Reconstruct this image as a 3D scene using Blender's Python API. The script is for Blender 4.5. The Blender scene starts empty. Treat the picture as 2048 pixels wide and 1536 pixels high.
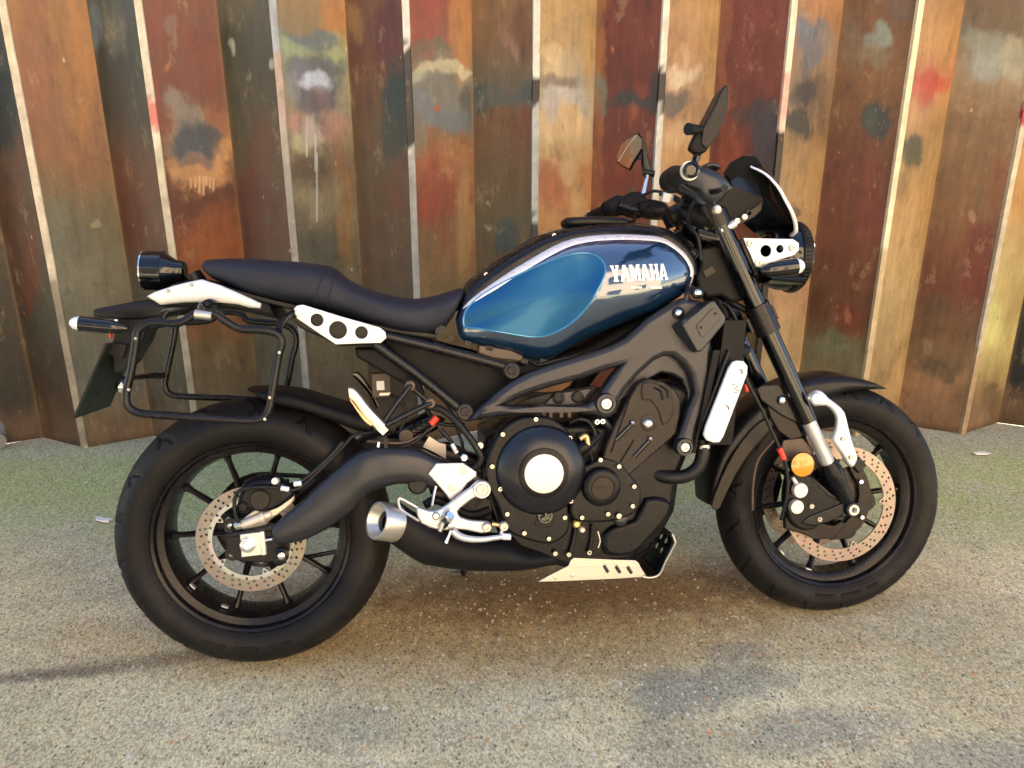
import bpy, math, random
import numpy as np
from math import sin, cos, pi, radians, atan2, sqrt
from mathutils import Vector, Matrix

# ------------------------------------------------------------ camera, light
scene = bpy.context.scene
COL = scene.collection
F_PX, PITCH, ROLL, CAM_H = 1580.6, 0.32214, -0.00088, 1.22933
cam_data = bpy.data.cameras.new('camera')
cam_data.sensor_width = 36.0
cam_data.lens = F_PX / 2048 * 36.0
cam_data.clip_start, cam_data.clip_end = 0.05, 500
cam = bpy.data.objects.new('camera', cam_data)
COL.objects.link(cam)
CF = Vector((0, cos(PITCH), -sin(PITCH)))
_U = Vector((0, sin(PITCH), cos(PITCH))); _R = Vector((1, 0, 0))
CR = _R * cos(ROLL) + _U * sin(ROLL)
CU = _U * cos(ROLL) - _R * sin(ROLL)
CP = Vector((0, 0, CAM_H))
cam.matrix_world = Matrix(((CR.x, CU.x, -CF.x, CP.x), (CR.y, CU.y, -CF.y, CP.y), (CR.z, CU.z, -CF.z, CP.z), (0, 0, 0, 1)))
scene.camera = cam

SUN_EL, SUN_AZ = radians(50), radians(-14)      # the sun stands behind the steel wall, a little to the left
sun_dir = Vector((sin(SUN_AZ) * cos(SUN_EL), cos(SUN_AZ) * cos(SUN_EL), sin(SUN_EL)))
world = bpy.data.worlds.new('World'); scene.world = world; world.use_nodes = True
wn = world.node_tree.nodes; wl = world.node_tree.links
bgn = wn['Background']; bgn.inputs['Strength'].default_value = 0.085
sky = wn.new('ShaderNodeTexSky'); sky.sky_type = 'NISHITA'; sky.sun_disc = False
sky.sun_elevation = SUN_EL; sky.sun_rotation = SUN_AZ
wl.new(sky.outputs['Color'], bgn.inputs['Color'])
sun = bpy.data.lights.new('sun', 'SUN'); sun.energy = 5.0; sun.angle = radians(0.5); sun.color = (1.0, 0.92, 0.80)
sun_o = bpy.data.objects.new('sun', sun); COL.objects.link(sun_o)
sun_o.rotation_euler = (-sun_dir).to_track_quat('-Z', 'Y').to_euler()
scene.view_settings.view_transform = 'Standard'; scene.view_settings.look = 'None'
scene.view_settings.gamma = 1.0; scene.view_settings.use_curve_mapping = False
scene.view_settings.exposure = 2.6
scene.cycles.use_denoising = True; scene.cycles.filter_width = 1.5
scene.cycles.max_bounces = 8; scene.cycles.diffuse_bounces = 4
rng = random.Random(7)

# ------------------------------------------------------------ bike frame of reference
HD, LN = 0.13702, 0.21891                        # heading and lean of the parked bike
BO = Vector((-0.59502, 1.60389, 0))
BX = Vector((cos(HD), sin(HD), 0)); _S = Vector((-sin(HD), cos(HD), 0)); _Z = Vector((0, 0, 1))
BY = _S * cos(LN) - _Z * sin(LN); BZ = _Z * cos(LN) + _S * sin(LN)

def S(px, py, y=0.0):
    """point of the bike (bike coordinates) measured in the photograph, at lateral distance y"""
    d = CF + CR * ((px - 1024) / F_PX) - CU * ((py - 768) / F_PX)
    c = CP - BO
    k = (y - c.dot(BY)) / d.dot(BY)
    p = c + d * k
    return Vector((p.dot(BX), y, p.dot(BZ)))

def P2(pts, y):
    return [(v.x, v.z) for v in (S(a, b, y) for a, b in pts)]

# ------------------------------------------------------------ materials
def lin(c):
    return tuple((v / 12.92 if v <= .04045 else ((v + .055) / 1.055) ** 2.4) for v in c)

def mat(name, col, rough=.5, metal=0., var=.25, nscale=14., bump=0., bscale=400., coat=0., spec=.5, rvar=.12, dust=0., flake=0.):
    m = bpy.data.materials.new(name); m.use_nodes = True
    n = m.node_tree.nodes; l = m.node_tree.links
    b = n['Principled BSDF']
    b.inputs['Roughness'].default_value = rough; b.inputs['Metallic'].default_value = metal
    b.inputs['Coat Weight'].default_value = coat; b.inputs['Coat Roughness'].default_value = .04
    b.inputs['Specular IOR Level'].default_value = spec
    tc = n.new('ShaderNodeTexCoord')
    nz = n.new('ShaderNodeTexNoise'); nz.inputs['Scale'].default_value = nscale; nz.inputs['Detail'].default_value = 6
    nz.inputs['Roughness'].default_value = .65
    l.new(tc.outputs['Object'], nz.inputs['Vector'])
    mx = n.new('ShaderNodeMix'); mx.data_type = 'RGBA'
    lo = tuple(c * (1 - var) for c in col); hi = tuple(min(1, c * (1 + var)) for c in col)
    mx.inputs[6].default_value = (*lo, 1); mx.inputs[7].default_value = (*hi, 1)
    l.new(nz.outputs['Fac'], mx.inputs[0])
    out = mx.outputs[2]
    if dust > 0:
        d = n.new('ShaderNodeTexNoise'); d.inputs['Scale'].default_value = 5; d.inputs['Detail'].default_value = 8
        l.new(tc.outputs['Object'], d.inputs['Vector'])
        mr = n.new('ShaderNodeMapRange'); mr.inputs[1].default_value = .45; mr.inputs[2].default_value = .75; mr.inputs[4].default_value = dust
        l.new(d.outputs['Fac'], mr.inputs[0])
        m2 = n.new('ShaderNodeMix'); m2.data_type = 'RGBA'; m2.inputs[7].default_value = (.16, .13, .10, 1)
        l.new(mr.outputs[0], m2.inputs[0]); l.new(out, m2.inputs[6]); out = m2.outputs[2]
    l.new(out, b.inputs['Base Color'])
    r = n.new('ShaderNodeMapRange'); r.inputs[3].default_value = max(.02, rough - rvar); r.inputs[4].default_value = min(1, rough + rvar)
    n2 = n.new('ShaderNodeTexNoise'); n2.inputs['Scale'].default_value = nscale * 2.3; n2.inputs['Detail'].default_value = 5
    l.new(tc.outputs['Object'], n2.inputs['Vector'])
    l.new(n2.outputs['Fac'], r.inputs[0]); l.new(r.outputs[0], b.inputs['Roughness'])
    if bump > 0:
        n3 = n.new('ShaderNodeTexNoise'); n3.inputs['Scale'].default_value = bscale; n3.inputs['Detail'].default_value = 3
        l.new(tc.outputs['Object'], n3.inputs['Vector'])
        bp = n.new('ShaderNodeBump'); bp.inputs['Strength'].default_value = bump; bp.inputs['Distance'].default_value = .002
        l.new(n3.outputs['Fac'], bp.inputs['Height']); l.new(bp.outputs[0], b.inputs['Normal'])
    return m

M = {}
M['black'] = mat('black_plastic', (.006, .006, .007), .34, dust=.04, bump=.15, spec=.25)
M['matt'] = mat('matt_black_plastic', (.006, .006, .007), .50, dust=.04, bump=.2, spec=.14)
M['gloss'] = mat('gloss_black_paint', (.003, .003, .004), .11, rvar=.05, coat=.35, spec=.4)
M['satin'] = mat('satin_black_metal', (.007, .007, .009), .27, .15, dust=.04, spec=.32)
M['frame'] = mat('dark_grey_frame_paint', (.034, .035, .042), .29, .55, dust=.05, rvar=.05, bump=.1, bscale=900, spec=.4)
M['engine'] = mat('engine_black_paint', (.006, .006, .008), .28, .2, dust=.05, rvar=.06, spec=.22)
M['cover'] = mat('bronze_black_engine_paint', (.020, .016, .014), .40, .25, dust=.08, spec=.28)
M['rubber'] = mat('tyre_rubber', (.008, .0075, .008), .52, dust=.09, bump=.5, bscale=260, spec=.17)
M['rim'] = mat('rim_black_paint', (.006, .005, .006), .28, dust=.12, spec=.25)
M['seat'] = mat('seat_vinyl', (.013, .015, .026), .50, bump=.5, bscale=700, var=.15, spec=.26)
M['knee_highlight'] = mat('blue_crease_highlight', (.06, .24, .42), .18, .5, var=.05, coat=.5)  # lighter blue that paints in the crease highlight
M['dome'] = mat('satin_blue_black_paint', (.008, .009, .014), .30, .3, dust=.03, rvar=.04, spec=.6)
M['void'] = mat('black_inner_shell', (.004, .004, .004), .7, spec=.1)
M['silver'] = mat('silver_painted_metal', (.56, .56, .58), .32, .6, var=.10, bump=.06)
M['stripe'] = mat('silver_stripe_paint', (.80, .80, .84), .28, .15, var=.03)
M['alu'] = mat('brushed_aluminium', (.52, .50, .46), .34, .9, var=.10, nscale=60, bump=.1)
M['cast'] = mat('cast_aluminium', (.62, .57, .50), .45, .6, var=.12)
M['chrome'] = mat('chrome', (.85, .85, .86), .10, 1., var=.03, rvar=.05)
M['bolt'] = mat('zinc_bolt', (.46, .45, .43), .28, 1., var=.1)
M['white'] = mat('white_paint', (.70, .71, .70), .3, coat=.4, var=.04)
M['cream'] = mat('machined_cream_metal', (.66, .63, .58), .36, .5, var=.05)
M['orange'] = mat('amber_reflector', (.85, .26, .01), .2, var=.3, nscale=90, coat=.8)
M['red'] = mat('red_plastic', (.62, .04, .02), .4)
M['clear'] = mat('clear_lens', (.75, .80, .88), .08, .3, var=.1)
M['hose'] = mat('rubber_hose', (.006, .006, .007), .45, spec=.3)
M['smoke'] = mat('smoked_screen', (.006, .005, .007), .10, rvar=.02, spec=.25)
M['bluegrey'] = mat('blue_black_reservoir', (.012, .015, .021), .32)
M['gold'] = mat('gold_anodised', (.55, .40, .20), .35, .8)
M['letter'] = mat('chrome_white_letter', (.86, .84, .80), .22, .3, var=.02)
M['mirror'] = mat('mirror_glass', (.85, .85, .85), .02, 1., var=.01, rvar=.01)
M['far_brown'] = mat('brown_plastic', (.07, .045, .03), .5)

# metallic blue tank paint
def tank_paint():
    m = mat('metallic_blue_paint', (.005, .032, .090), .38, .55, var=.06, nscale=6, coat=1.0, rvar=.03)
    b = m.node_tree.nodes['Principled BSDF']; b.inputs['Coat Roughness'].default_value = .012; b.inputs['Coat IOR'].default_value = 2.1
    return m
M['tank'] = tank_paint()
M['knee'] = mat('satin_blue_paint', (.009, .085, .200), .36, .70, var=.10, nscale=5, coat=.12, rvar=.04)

def disc_mat(name, r0, r1, inner, outer):
    m = bpy.data.materials.new(name); m.use_nodes = True
    n = m.node_tree.nodes; l = m.node_tree.links; b = n['Principled BSDF']
    b.inputs['Metallic'].default_value = .75; b.inputs['Roughness'].default_value = .38
    tc = n.new('ShaderNodeTexCoord'); sp = n.new('ShaderNodeSeparateXYZ'); l.new(tc.outputs['Object'], sp.inputs[0])
    cb = n.new('ShaderNodeCombineXYZ'); l.new(sp.outputs[0], cb.inputs[0]); l.new(sp.outputs[2], cb.inputs[2])
    ln = n.new('ShaderNodeVectorMath'); ln.operation = 'LENGTH'; l.new(cb.outputs[0], ln.inputs[0])
    mr = n.new('ShaderNodeMapRange'); mr.inputs[1].default_value = r0; mr.inputs[2].default_value = r1
    l.new(ln.outputs['Value'], mr.inputs[0])
    mx = n.new('ShaderNodeMix'); mx.data_type = 'RGBA'; mx.inputs[6].default_value = (*inner, 1); mx.inputs[7].default_value = (*outer, 1)
    l.new(mr.outputs[0], mx.inputs[0])
    wv = n.new('ShaderNodeTexNoise'); wv.inputs['Scale'].default_value = 30; l.new(tc.outputs['Object'], wv.inputs['Vector'])
    m2 = n.new('ShaderNodeMix'); m2.data_type = 'RGBA'; m2.blend_type = 'MULTIPLY'; m2.inputs[0].default_value = .35
    l.new(mx.outputs[2], m2.inputs[6]); l.new(wv.outputs['Color'], m2.inputs[7]); l.new(m2.outputs[2], b.inputs['Base Color'])
    return m
M['disc_rear'] = disc_mat('rear_disc_steel', .094, .097, (.46, .46, .45), (.28, .245, .22))
M['disc_front'] = disc_mat('front_disc_steel', .10, .105, (.38, .35, .32), (.36, .29, .25))

# ------------------------------------------------------------ mesh helpers
def link(name, me, m, parent=None, loc=None):
    o = bpy.data.objects.new(name, me); COL.objects.link(o)
    if m is not None and not me.materials:
        me.materials.append(M[m] if isinstance(m, str) else m)
    if parent: o.parent = parent
    if loc is not None: o.location = loc
    return o

def finish(me, angle=40, smooth=True):
    if smooth and len(me.polygons):
        me.polygons.foreach_set('use_smooth', [True] * len(me.polygons))
        me.set_sharp_from_angle(angle=radians(angle))
    me.update()
    return me

def mesh(name, v, f, angle=40, smooth=True):
    me = bpy.data.meshes.new(name); me.from_pydata([tuple(p) for p in v], [], f); me.validate()
    return finish(me, angle, smooth)

class MB:
    """collects geometry into one mesh"""
    def __init__(s): s.v = []; s.f = []
    def add(s, v, f):
        k = len(s.v); s.v += [tuple(p) for p in v]; s.f += [tuple(i + k for i in q) for q in f]; return s
    def shift(s, d): s.v = [(a + d[0], b + d[1], c + d[2]) for a, b, c in s.v]; return s
    def mirror(s):
        r = MB(); r.v = [(a, -b, c) for a, b, c in s.v]; r.f = [tuple(reversed(q)) for q in s.f]; return r
    def build(s, name, m, parent=None, angle=40, smooth=True, origin=None):
        if origin is not None:
            s.shift((-origin[0], -origin[1], -origin[2]))
        return link(name, mesh(name, s.v, s.f, angle, smooth), m, parent, origin)

def grid_faces(n, k, closed=True, flip=False):
    f = []
    for i in range(n - 1):
        for j in range(k if closed else k - 1):
            a, b = i * k + j, i * k + (j + 1) % k
            q = (a, b, b + k, a + k)
            f.append(q[::-1] if flip else q)
    return f

def catmull(pts, m=6, closed=False):
    pts = [np.array(p, float) for p in pts]; n = len(pts); out = []
    if n < 3 and not closed:
        return [pts[0] + (pts[-1] - pts[0]) * i / m for i in range(m + 1)]
    rngi = range(n) if closed else range(n - 1)
    for i in rngi:
        p0 = pts[(i - 1) % n] if closed or i > 0 else 2 * pts[0] - pts[1]
        p1 = pts[i]; p2 = pts[(i + 1) % n]
        p3 = pts[(i + 2) % n] if closed or i + 2 < n else 2 * pts[-1] - pts[-2]
        for j in range(m):
            t = j / m
            out.append(.5 * ((2 * p1) + (-p0 + p2) * t + (2 * p0 - 5 * p1 + 4 * p2 - p3) * t * t + (-p0 + 3 * p1 - 3 * p2 + p3) * t ** 3))
    if not closed: out.append(pts[-1])
    return out

def tube(pts, r, mb=None, m=5, k=12, closed=False, smooth=True, caps=True):
    mb = mb or MB()
    rr = r if isinstance(r, (list, tuple)) else [r] * len(pts)
    q = [(*p, a) for p, a in zip(pts, rr)]
    q = catmull(q, m, closed) if smooth and (len(pts) > 2) else [np.array(x) for x in q]
    P = [Vector(x[:3]) for x in q]; R = [x[3] for x in q]; n = len(P)
    T = []
    for i in range(n):
        a = P[(i - 1) % n] if closed or i > 0 else P[i]; b = P[(i + 1) % n] if closed or i < n - 1 else P[i]
        T.append((b - a).normalized())
    N = T[0].orthogonal().normalized(); v = []
    for i in range(n):
        N = (N - T[i] * N.dot(T[i])).normalized(); B = T[i].cross(N)
        for j in range(k):
            a = 2 * pi * j / k; v.append(P[i] + (N * cos(a) + B * sin(a)) * R[i])
    f = grid_faces(n, k)
    if closed:
        # match the twist of the frame where the loop closes
        off = 0; best = 9
        for s_ in range(k):
            d = (v[(n - 1) * k] - v[s_]).length
            if d < best: best, off = d, s_
        for j in range(k):
            f.append(((n - 1) * k + j, (n - 1) * k + (j + 1) % k, (j + 1 + off) % k, (j + off) % k))
    elif caps:
        f.append(tuple(range(k))[::-1]); f.append(tuple((n - 1) * k + j for j in range(k)))
    return mb.add(v, f)

def lathe(prof, origin, axis, mb=None, k=40, cap=True):
    """prof: list of (distance along axis, radius)"""
    mb = mb or MB(); ax = Vector(axis).normalized(); O = Vector(origin)
    N = ax.orthogonal().normalized(); B = ax.cross(N); v = []
    for a, r in prof:
        for j in range(k):
            t = 2 * pi * j / k; v.append(O + ax * a + (N * cos(t) + B * sin(t)) * max(r, 1e-4))
    f = grid_faces(len(prof), k)
    if cap:
        f.append(tuple(range(k))[::-1]); f.append(tuple((len(prof) - 1) * k + j for j in range(k)))
    return mb.add(v, f)

def plate(outline, y, th, bev=.0015, holes=(), mb=None, smooth=0, closed_pts=None):
    """outline: (x, z) points in bike coordinates; extruded across the bike round y, with drilled holes and rounded edges"""
    mb = mb or MB()
    pts = catmull(outline, smooth, True) if smooth else outline
    cu = bpy.data.curves.new('tmp', 'CURVE'); cu.dimensions = '2D'; cu.fill_mode = 'BOTH'
    bev = min(bev, th / 2 * .95)
    cu.extrude = max(th / 2 - bev, 0); cu.bevel_depth = bev; cu.bevel_resolution = 2; cu.offset = -bev
    loops = [pts]
    for h in holes:
        if len(h) == 3 and not hasattr(h[0], '__len__'):
            cx, cz, r = h; loops.append([(cx + r * cos(2 * pi * i / 20), cz + r * sin(2 * pi * i / 20)) for i in range(20)])
        else: loops.append(h)
    for lp in loops:
        sp = cu.splines.new('POLY'); sp.points.add(len(lp) - 1)
        for i, q in enumerate(lp): sp.points[i].co = (q[0], q[1], 0, 1)
        sp.use_cyclic_u = True
    o = bpy.data.objects.new('tmp', cu); COL.objects.link(o)
    me = o.to_mesh()
    v = [(p.co.x, y - p.co.z, p.co.y) for p in me.vertices]; f = [tuple(q.vertices) for q in me.polygons]
    o.to_mesh_clear(); bpy.data.objects.remove(o); bpy.data.curves.remove(cu)
    return mb.add(v, f)

def pplate(px, y, th, bev=.0015, holes=(), mb=None, smooth=0):
    hs = []
    for h in holes:
        if len(h) == 3 and not hasattr(h[0], '__len__'):
            c = S(h[0], h[1], y); hs.append((c.x, c.z, h[2]))
        else: hs.append(P2(h, y))
    return plate(P2(px, y), y, th, bev, hs, mb, smooth)

def band(up, lo, y, w, n=2.4, k=28, m=5, yi=None, cap=.0, mb=None, yu=None, yl=None):
    """body between an upper and a lower outline, rounded across; y, w: lateral centre and half width (numbers or lists)"""
    mb = mb or MB(); N = len(up)
    ys = list(y) if isinstance(y, (list, tuple)) else [y] * N
    ws = list(w) if isinstance(w, (list, tuple)) else [w] * N
    rows = []
    for i in range(N):
        a = S(*up[i], ys[i] - ws[i] * .5 if yu is None else yu); b = S(*lo[i], ys[i] - ws[i] * .5 if yl is None else yl)
        rows.append((a.x, a.z, b.x, b.z, ys[i], ws[i]))
    rows = catmull(rows, m)
    secs = []
    for r in rows:
        secs.append((np.array([(r[0] + r[2]) / 2, r[4], (r[1] + r[3]) / 2]), np.array([(r[0] - r[2]) / 2, 0, (r[1] - r[3]) / 2]), r[5]))
    if cap > 0:
        def capper(s0, s1):
            d = s0[0] - s1[0]; d = d / (np.linalg.norm(d) + 1e-9); out = []
            for q in (1, .92, .75, .45, .15):
                sh = sqrt(1 - q * q); out.append((s0[0] + d * cap * sh, s0[1] * max(q, .02), s0[2] * max(q, .02)))
            return out
        st = capper(secs[0], secs[1])[1:][::-1]; en = capper(secs[-1], secs[-2])[1:]
        secs = st + secs + en
    v = []
    for c, h, wd in secs:
        for j in range(k):
            t = 2 * pi * j / k; a, b = cos(t), sin(t)
            a = math.copysign(abs(a) ** (2 / n), a); b = math.copysign(abs(b) ** (2 / n), b)
            v.append(c + h * a + np.array([0, wd * b, 0]))
    L = len(secs); f = grid_faces(L, k)
    f.append(tuple(range(k))[::-1]); f.append(tuple((L - 1) * k + j for j in range(k)))
    return mb.add(v, f)

def prism(front, yf, back, yb, mb=None):
    """body between two outlines with the same number of points"""
    mb = mb or MB(); n = len(front)
    v = [(a, yf, b) for a, b in front] + [(a, yb, b) for a, b in back]
    f = [tuple(range(n)), tuple(range(n, 2 * n))[::-1]] + [(i, i + n, (i + 1) % n + n, (i + 1) % n) for i in range(n)]
    return mb.add(v, f)

def box(c, s, rot=None, mb=None):
    mb = mb or MB(); R = rot or Matrix.Identity(3); v = []
    for a in (-1, 1):
        for b in (-1, 1):
            for d in (-1, 1):
                v.append(Vector(c) + R @ Vector((a * s[0] / 2, b * s[1] / 2, d * s[2] / 2)))
    return mb.add(v, [(0, 1, 3, 2), (4, 6, 7, 5), (0, 4, 5, 1), (2, 3, 7, 6), (0, 2, 6, 4), (1, 5, 7, 3)])

def tag(o, label=None, cat=None, group=None, kind=None):
    if label: o['label'] = label
    if cat: o['category'] = cat
    if group: o['group'] = group
    if kind: o['kind'] = kind
    return o

# ============================================================ GROUND
def nd(nt, t, **kw):
    x = nt.nodes.new(t)
    for a, b in kw.items(): setattr(x, a, b)
    return x

def ground_material():
    m = bpy.data.materials.new('stained_concrete'); m.use_nodes = True; nt = m.node_tree; l = nt.links
    b = nt.nodes['Principled BSDF']; b.inputs['Roughness'].default_value = .85
    tc = nd(nt, 'ShaderNodeTexCoord'); sp = nd(nt, 'ShaderNodeSeparateXYZ'); l.new(tc.outputs['Object'], sp.inputs[0])
    def noise(s, d=6, r=.6, dist=0.):
        x = nd(nt, 'ShaderNodeTexNoise'); x.inputs['Scale'].default_value = s; x.inputs['Detail'].default_value = d
        x.inputs['Roughness'].default_value = r; x.inputs['Distortion'].default_value = dist
        l.new(tc.outputs['Object'], x.inputs['Vector']); return x.outputs['Fac']
    def math_(op, a, c=None, d=None):
        x = nd(nt, 'ShaderNodeMath', operation=op)
        for i, q in enumerate((a, c, d)):
            if q is None: continue
            if isinstance(q, (int, float)): x.inputs[i].default_value = q
            else: l.new(q, x.inputs[i])
        return x.outputs[0]
    def ramp(v, lo, hi, a=0., c=1.):
        x = nd(nt, 'ShaderNodeMapRange', interpolation_type='SMOOTHSTEP'); l.new(v, x.inputs[0])
        x.inputs[1].default_value, x.inputs[2].default_value, x.inputs[3].default_value, x.inputs[4].default_value = lo, hi, a, c
        return x.outputs[0]
    def mix(f, a, c, bt='MIX'):
        x = nd(nt, 'ShaderNodeMix', data_type='RGBA', blend_type=bt)
        if isinstance(f, float): x.inputs[0].default_value = f
        else: l.new(f, x.inputs[0])
        for q, i in ((a, 6), (c, 7)):
            if isinstance(q, tuple): x.inputs[i].default_value = (*q, 1)
            else: l.new(q, x.inputs[i])
        return x.outputs[2]
    wob = noise(5., 6, .65)
    wob2 = noise(19., 7, .7)
    wobx = math_('MULTIPLY_ADD', wob, .9, -.45)
    def ell(cx, cy, rx, ry, rot=0., soft=.5, wamp=1.):
        dx = math_('SUBTRACT', sp.outputs[0], cx); dy = math_('SUBTRACT', sp.outputs[1], cy)
        c, s = cos(rot), sin(rot)
        u = math_('DIVIDE', math_('ADD', math_('MULTIPLY', dx, c), math_('MULTIPLY', dy, s)), rx)
        v = math_('DIVIDE', math_('SUBTRACT', math_('MULTIPLY', dy, c), math_('MULTIPLY', dx, s)), ry)
        d = math_('SQRT', math_('ADD', math_('MULTIPLY', u, u), math_('MULTIPLY', v, v)))
        d = math_('ADD', d, math_('MULTIPLY', wobx, wamp)); d = math_('ADD', d, math_('MULTIPLY_ADD', wob2, 1.5, -.75))
        return ramp(d, 1 - soft, 1 + soft, 1., 0.)
    base = mix(ramp(noise(2.2, 8, .7), .35, .65), (.45, .40, .235), (.60, .54, .345))
    base = mix(ramp(noise(9, 8, .7), .4, .7, 0, .55), base, (.36, .31, .22))
    base = mix(ramp(noise(1.3, 5), .5, .7, 0, .5), base, (.37, .40, .35))
    # patches seen in the photo
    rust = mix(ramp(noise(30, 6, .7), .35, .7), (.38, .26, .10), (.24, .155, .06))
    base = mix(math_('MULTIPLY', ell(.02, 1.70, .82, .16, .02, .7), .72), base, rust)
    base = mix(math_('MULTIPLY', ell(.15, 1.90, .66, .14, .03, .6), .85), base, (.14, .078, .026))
    base = mix(math_('MULTIPLY', ell(-.85, 1.60, .34, .024, .22, .8), .6), base, (.12, .09, .06))
    base = mix(math_('MULTIPLY', ell(-1.1, 1.54, .28, .018, .12, .8), .6), base, (.12, .10, .07))
    for cx, cy, rx, ry, st in ((.46, 1.50, .16, .06, .8), (.33, 1.30, .07, .08, .4), (.62, 1.36, .16, .05, .6), (-.35, 1.36, .10, .05, .45), (.95, 1.28, .18, .05, .6), (.55, 1.62, .07, .03, .5)):
        base = mix(math_('MULTIPLY', ell(cx, cy, rx * 1.15, ry * 1.2, .2, .5, 2.4), st * .8), base, (.19, .205, .18))
    # moss towards the wall
    ms = math_('MULTIPLY', ramp(sp.outputs[1], 1.95, 2.55), ramp(noise(2.6, 7, .7), .30, .52))
    ms2 = math_('MULTIPLY', ramp(sp.outputs[1], 3.0, 2.84), ms)
    base = mix(math_('MULTIPLY', ms2, .95), base, (.42, .46, .10))
    base = mix(math_('MULTIPLY', ramp(sp.outputs[1], 2.74, 2.92), .6), base, (.40, .32, .22))
    base = mix(math_('MULTIPLY', ramp(sp.outputs[1], 1.95, 2.3), .45), base, (.34, .365, .26))
    # aggregate: two sizes of stones
    def stones(scale, amt, colour_amt):
        vt = nd(nt, 'ShaderNodeTexVoronoi'); vt.inputs['Scale'].default_value = scale; vt.inputs['Randomness'].default_value = 1.
        mp = nd(nt, 'ShaderNodeMapping'); mp.inputs['Scale'].default_value = (1.25, .8, 1); l.new(tc.outputs['Object'], mp.inputs[0]); l.new(mp.outputs[0], vt.inputs['Vector'])
        sc = nd(nt, 'ShaderNodeSeparateColor'); l.new(vt.outputs['Color'], sc.inputs[0])
        return vt.outputs['Distance'], sc.outputs[0], sc.outputs[1], sc.outputs[2]
    d1, r1, g1, b1 = stones(215, 1, 1)
    d2, r2, g2, b2 = stones(110, 1, 1)
    d3, r3, g3, b3 = stones(48, 1, 1)
    near = ramp(noise(3.5, 4), .3, .6, .55, 1.)
    base = mix(1.0, base, mix(r1, (.64, .64, .62), (1.38, 1.37, 1.34)), 'MULTIPLY')
    base = mix(math_('MULTIPLY', math_('MULTIPLY', ramp(r2, .925, .95), ramp(d2, .5, .3)), near), base, (.70, .63, .48))
    base = mix(math_('MULTIPLY', math_('MULTIPLY', ramp(g2, .88, .91), ramp(d2, .5, .3)), .75), base, (.085, .07, .055))
    base = mix(math_('MULTIPLY', ramp(b2, .988, .992), .7), base, (.45, .25, .10))
    base = mix(math_('MULTIPLY', math_('MULTIPLY', ramp(r3, .965, .97), ramp(d3, .32, .2)), .9), base, (.66, .62, .56))
    base = mix(math_('MULTIPLY', math_('MULTIPLY', ramp(g3, .985, .987), ramp(d3, .3, .2)), .9), base, (.62, .25, .07))
    l.new(base, b.inputs['Base Color'])
    h = math_('ADD', math_('MULTIPLY', d1, -.5), math_('ADD', math_('MULTIPLY', noise(60, 8, .75), 1.2), math_('MULTIPLY', r2, .35)))
    bp = nd(nt, 'ShaderNodeBump'); bp.inputs['Strength'].default_value = .8; bp.inputs['Distance'].default_value = .004
    l.new(h, bp.inputs['Height']); l.new(bp.outputs[0], b.inputs['Normal'])
    return m

def build_ground():
    # finer in front of the wall, with gentle unevenness; falls into a coarse sheet outside
    xs = list(np.linspace(-60, -4, 8)) + list(np.linspace(-3, 3, 121)) + list(np.linspace(4, 60, 8))
    ys = list(np.linspace(-60, -2, 8)) + list(np.linspace(.8, 3.3, 60)) + list(np.linspace(4, 60, 6))
    v = []; r = np.random.RandomState(3)
    ph = r.rand(6, 4)
    for y in ys:
        for x in xs:
            z = 0.
            if -3 <= x <= 3 and .8 <= y <= 3.3:
                for a in ph: z += .0009 * sin(x * (2 + 9 * a[0]) + y * (2 + 9 * a[1]) + 6 * a[2])
            v.append((x, y, z - .0025))
    return link('ground', mesh('ground', v, grid_faces(len(ys), len(xs), False)), ground_material())
tag(build_ground(), kind='structure')

# ============================================================ STEEL WALL
WA, WD, WS, WO = .03902, 2.95645, .44431, .08486
WX = Vector((cos(WA), sin(WA), 0)); WY = Vector((-sin(WA), cos(WA), 0))
W0 = Vector((0, WD, 0)); FOLD = .118; WH = 4.9

def fold_pt(i, inner=False):
    t = (i - 4) * WS + WO
    p = W0 + WX * (t + (WS / 2 if inner else 0)) + (WY * FOLD if inner else Vector((0, 0, 0)))
    return p

def to_px(p):
    d = p - CP; z = d.dot(CF)
    return 1024 + F_PX * d.dot(CR) / z, 768 - F_PX * d.dot(CU) / z

C = lambda r, g, b: np.array(lin((r / 255, g / 255, b / 255)))
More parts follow.
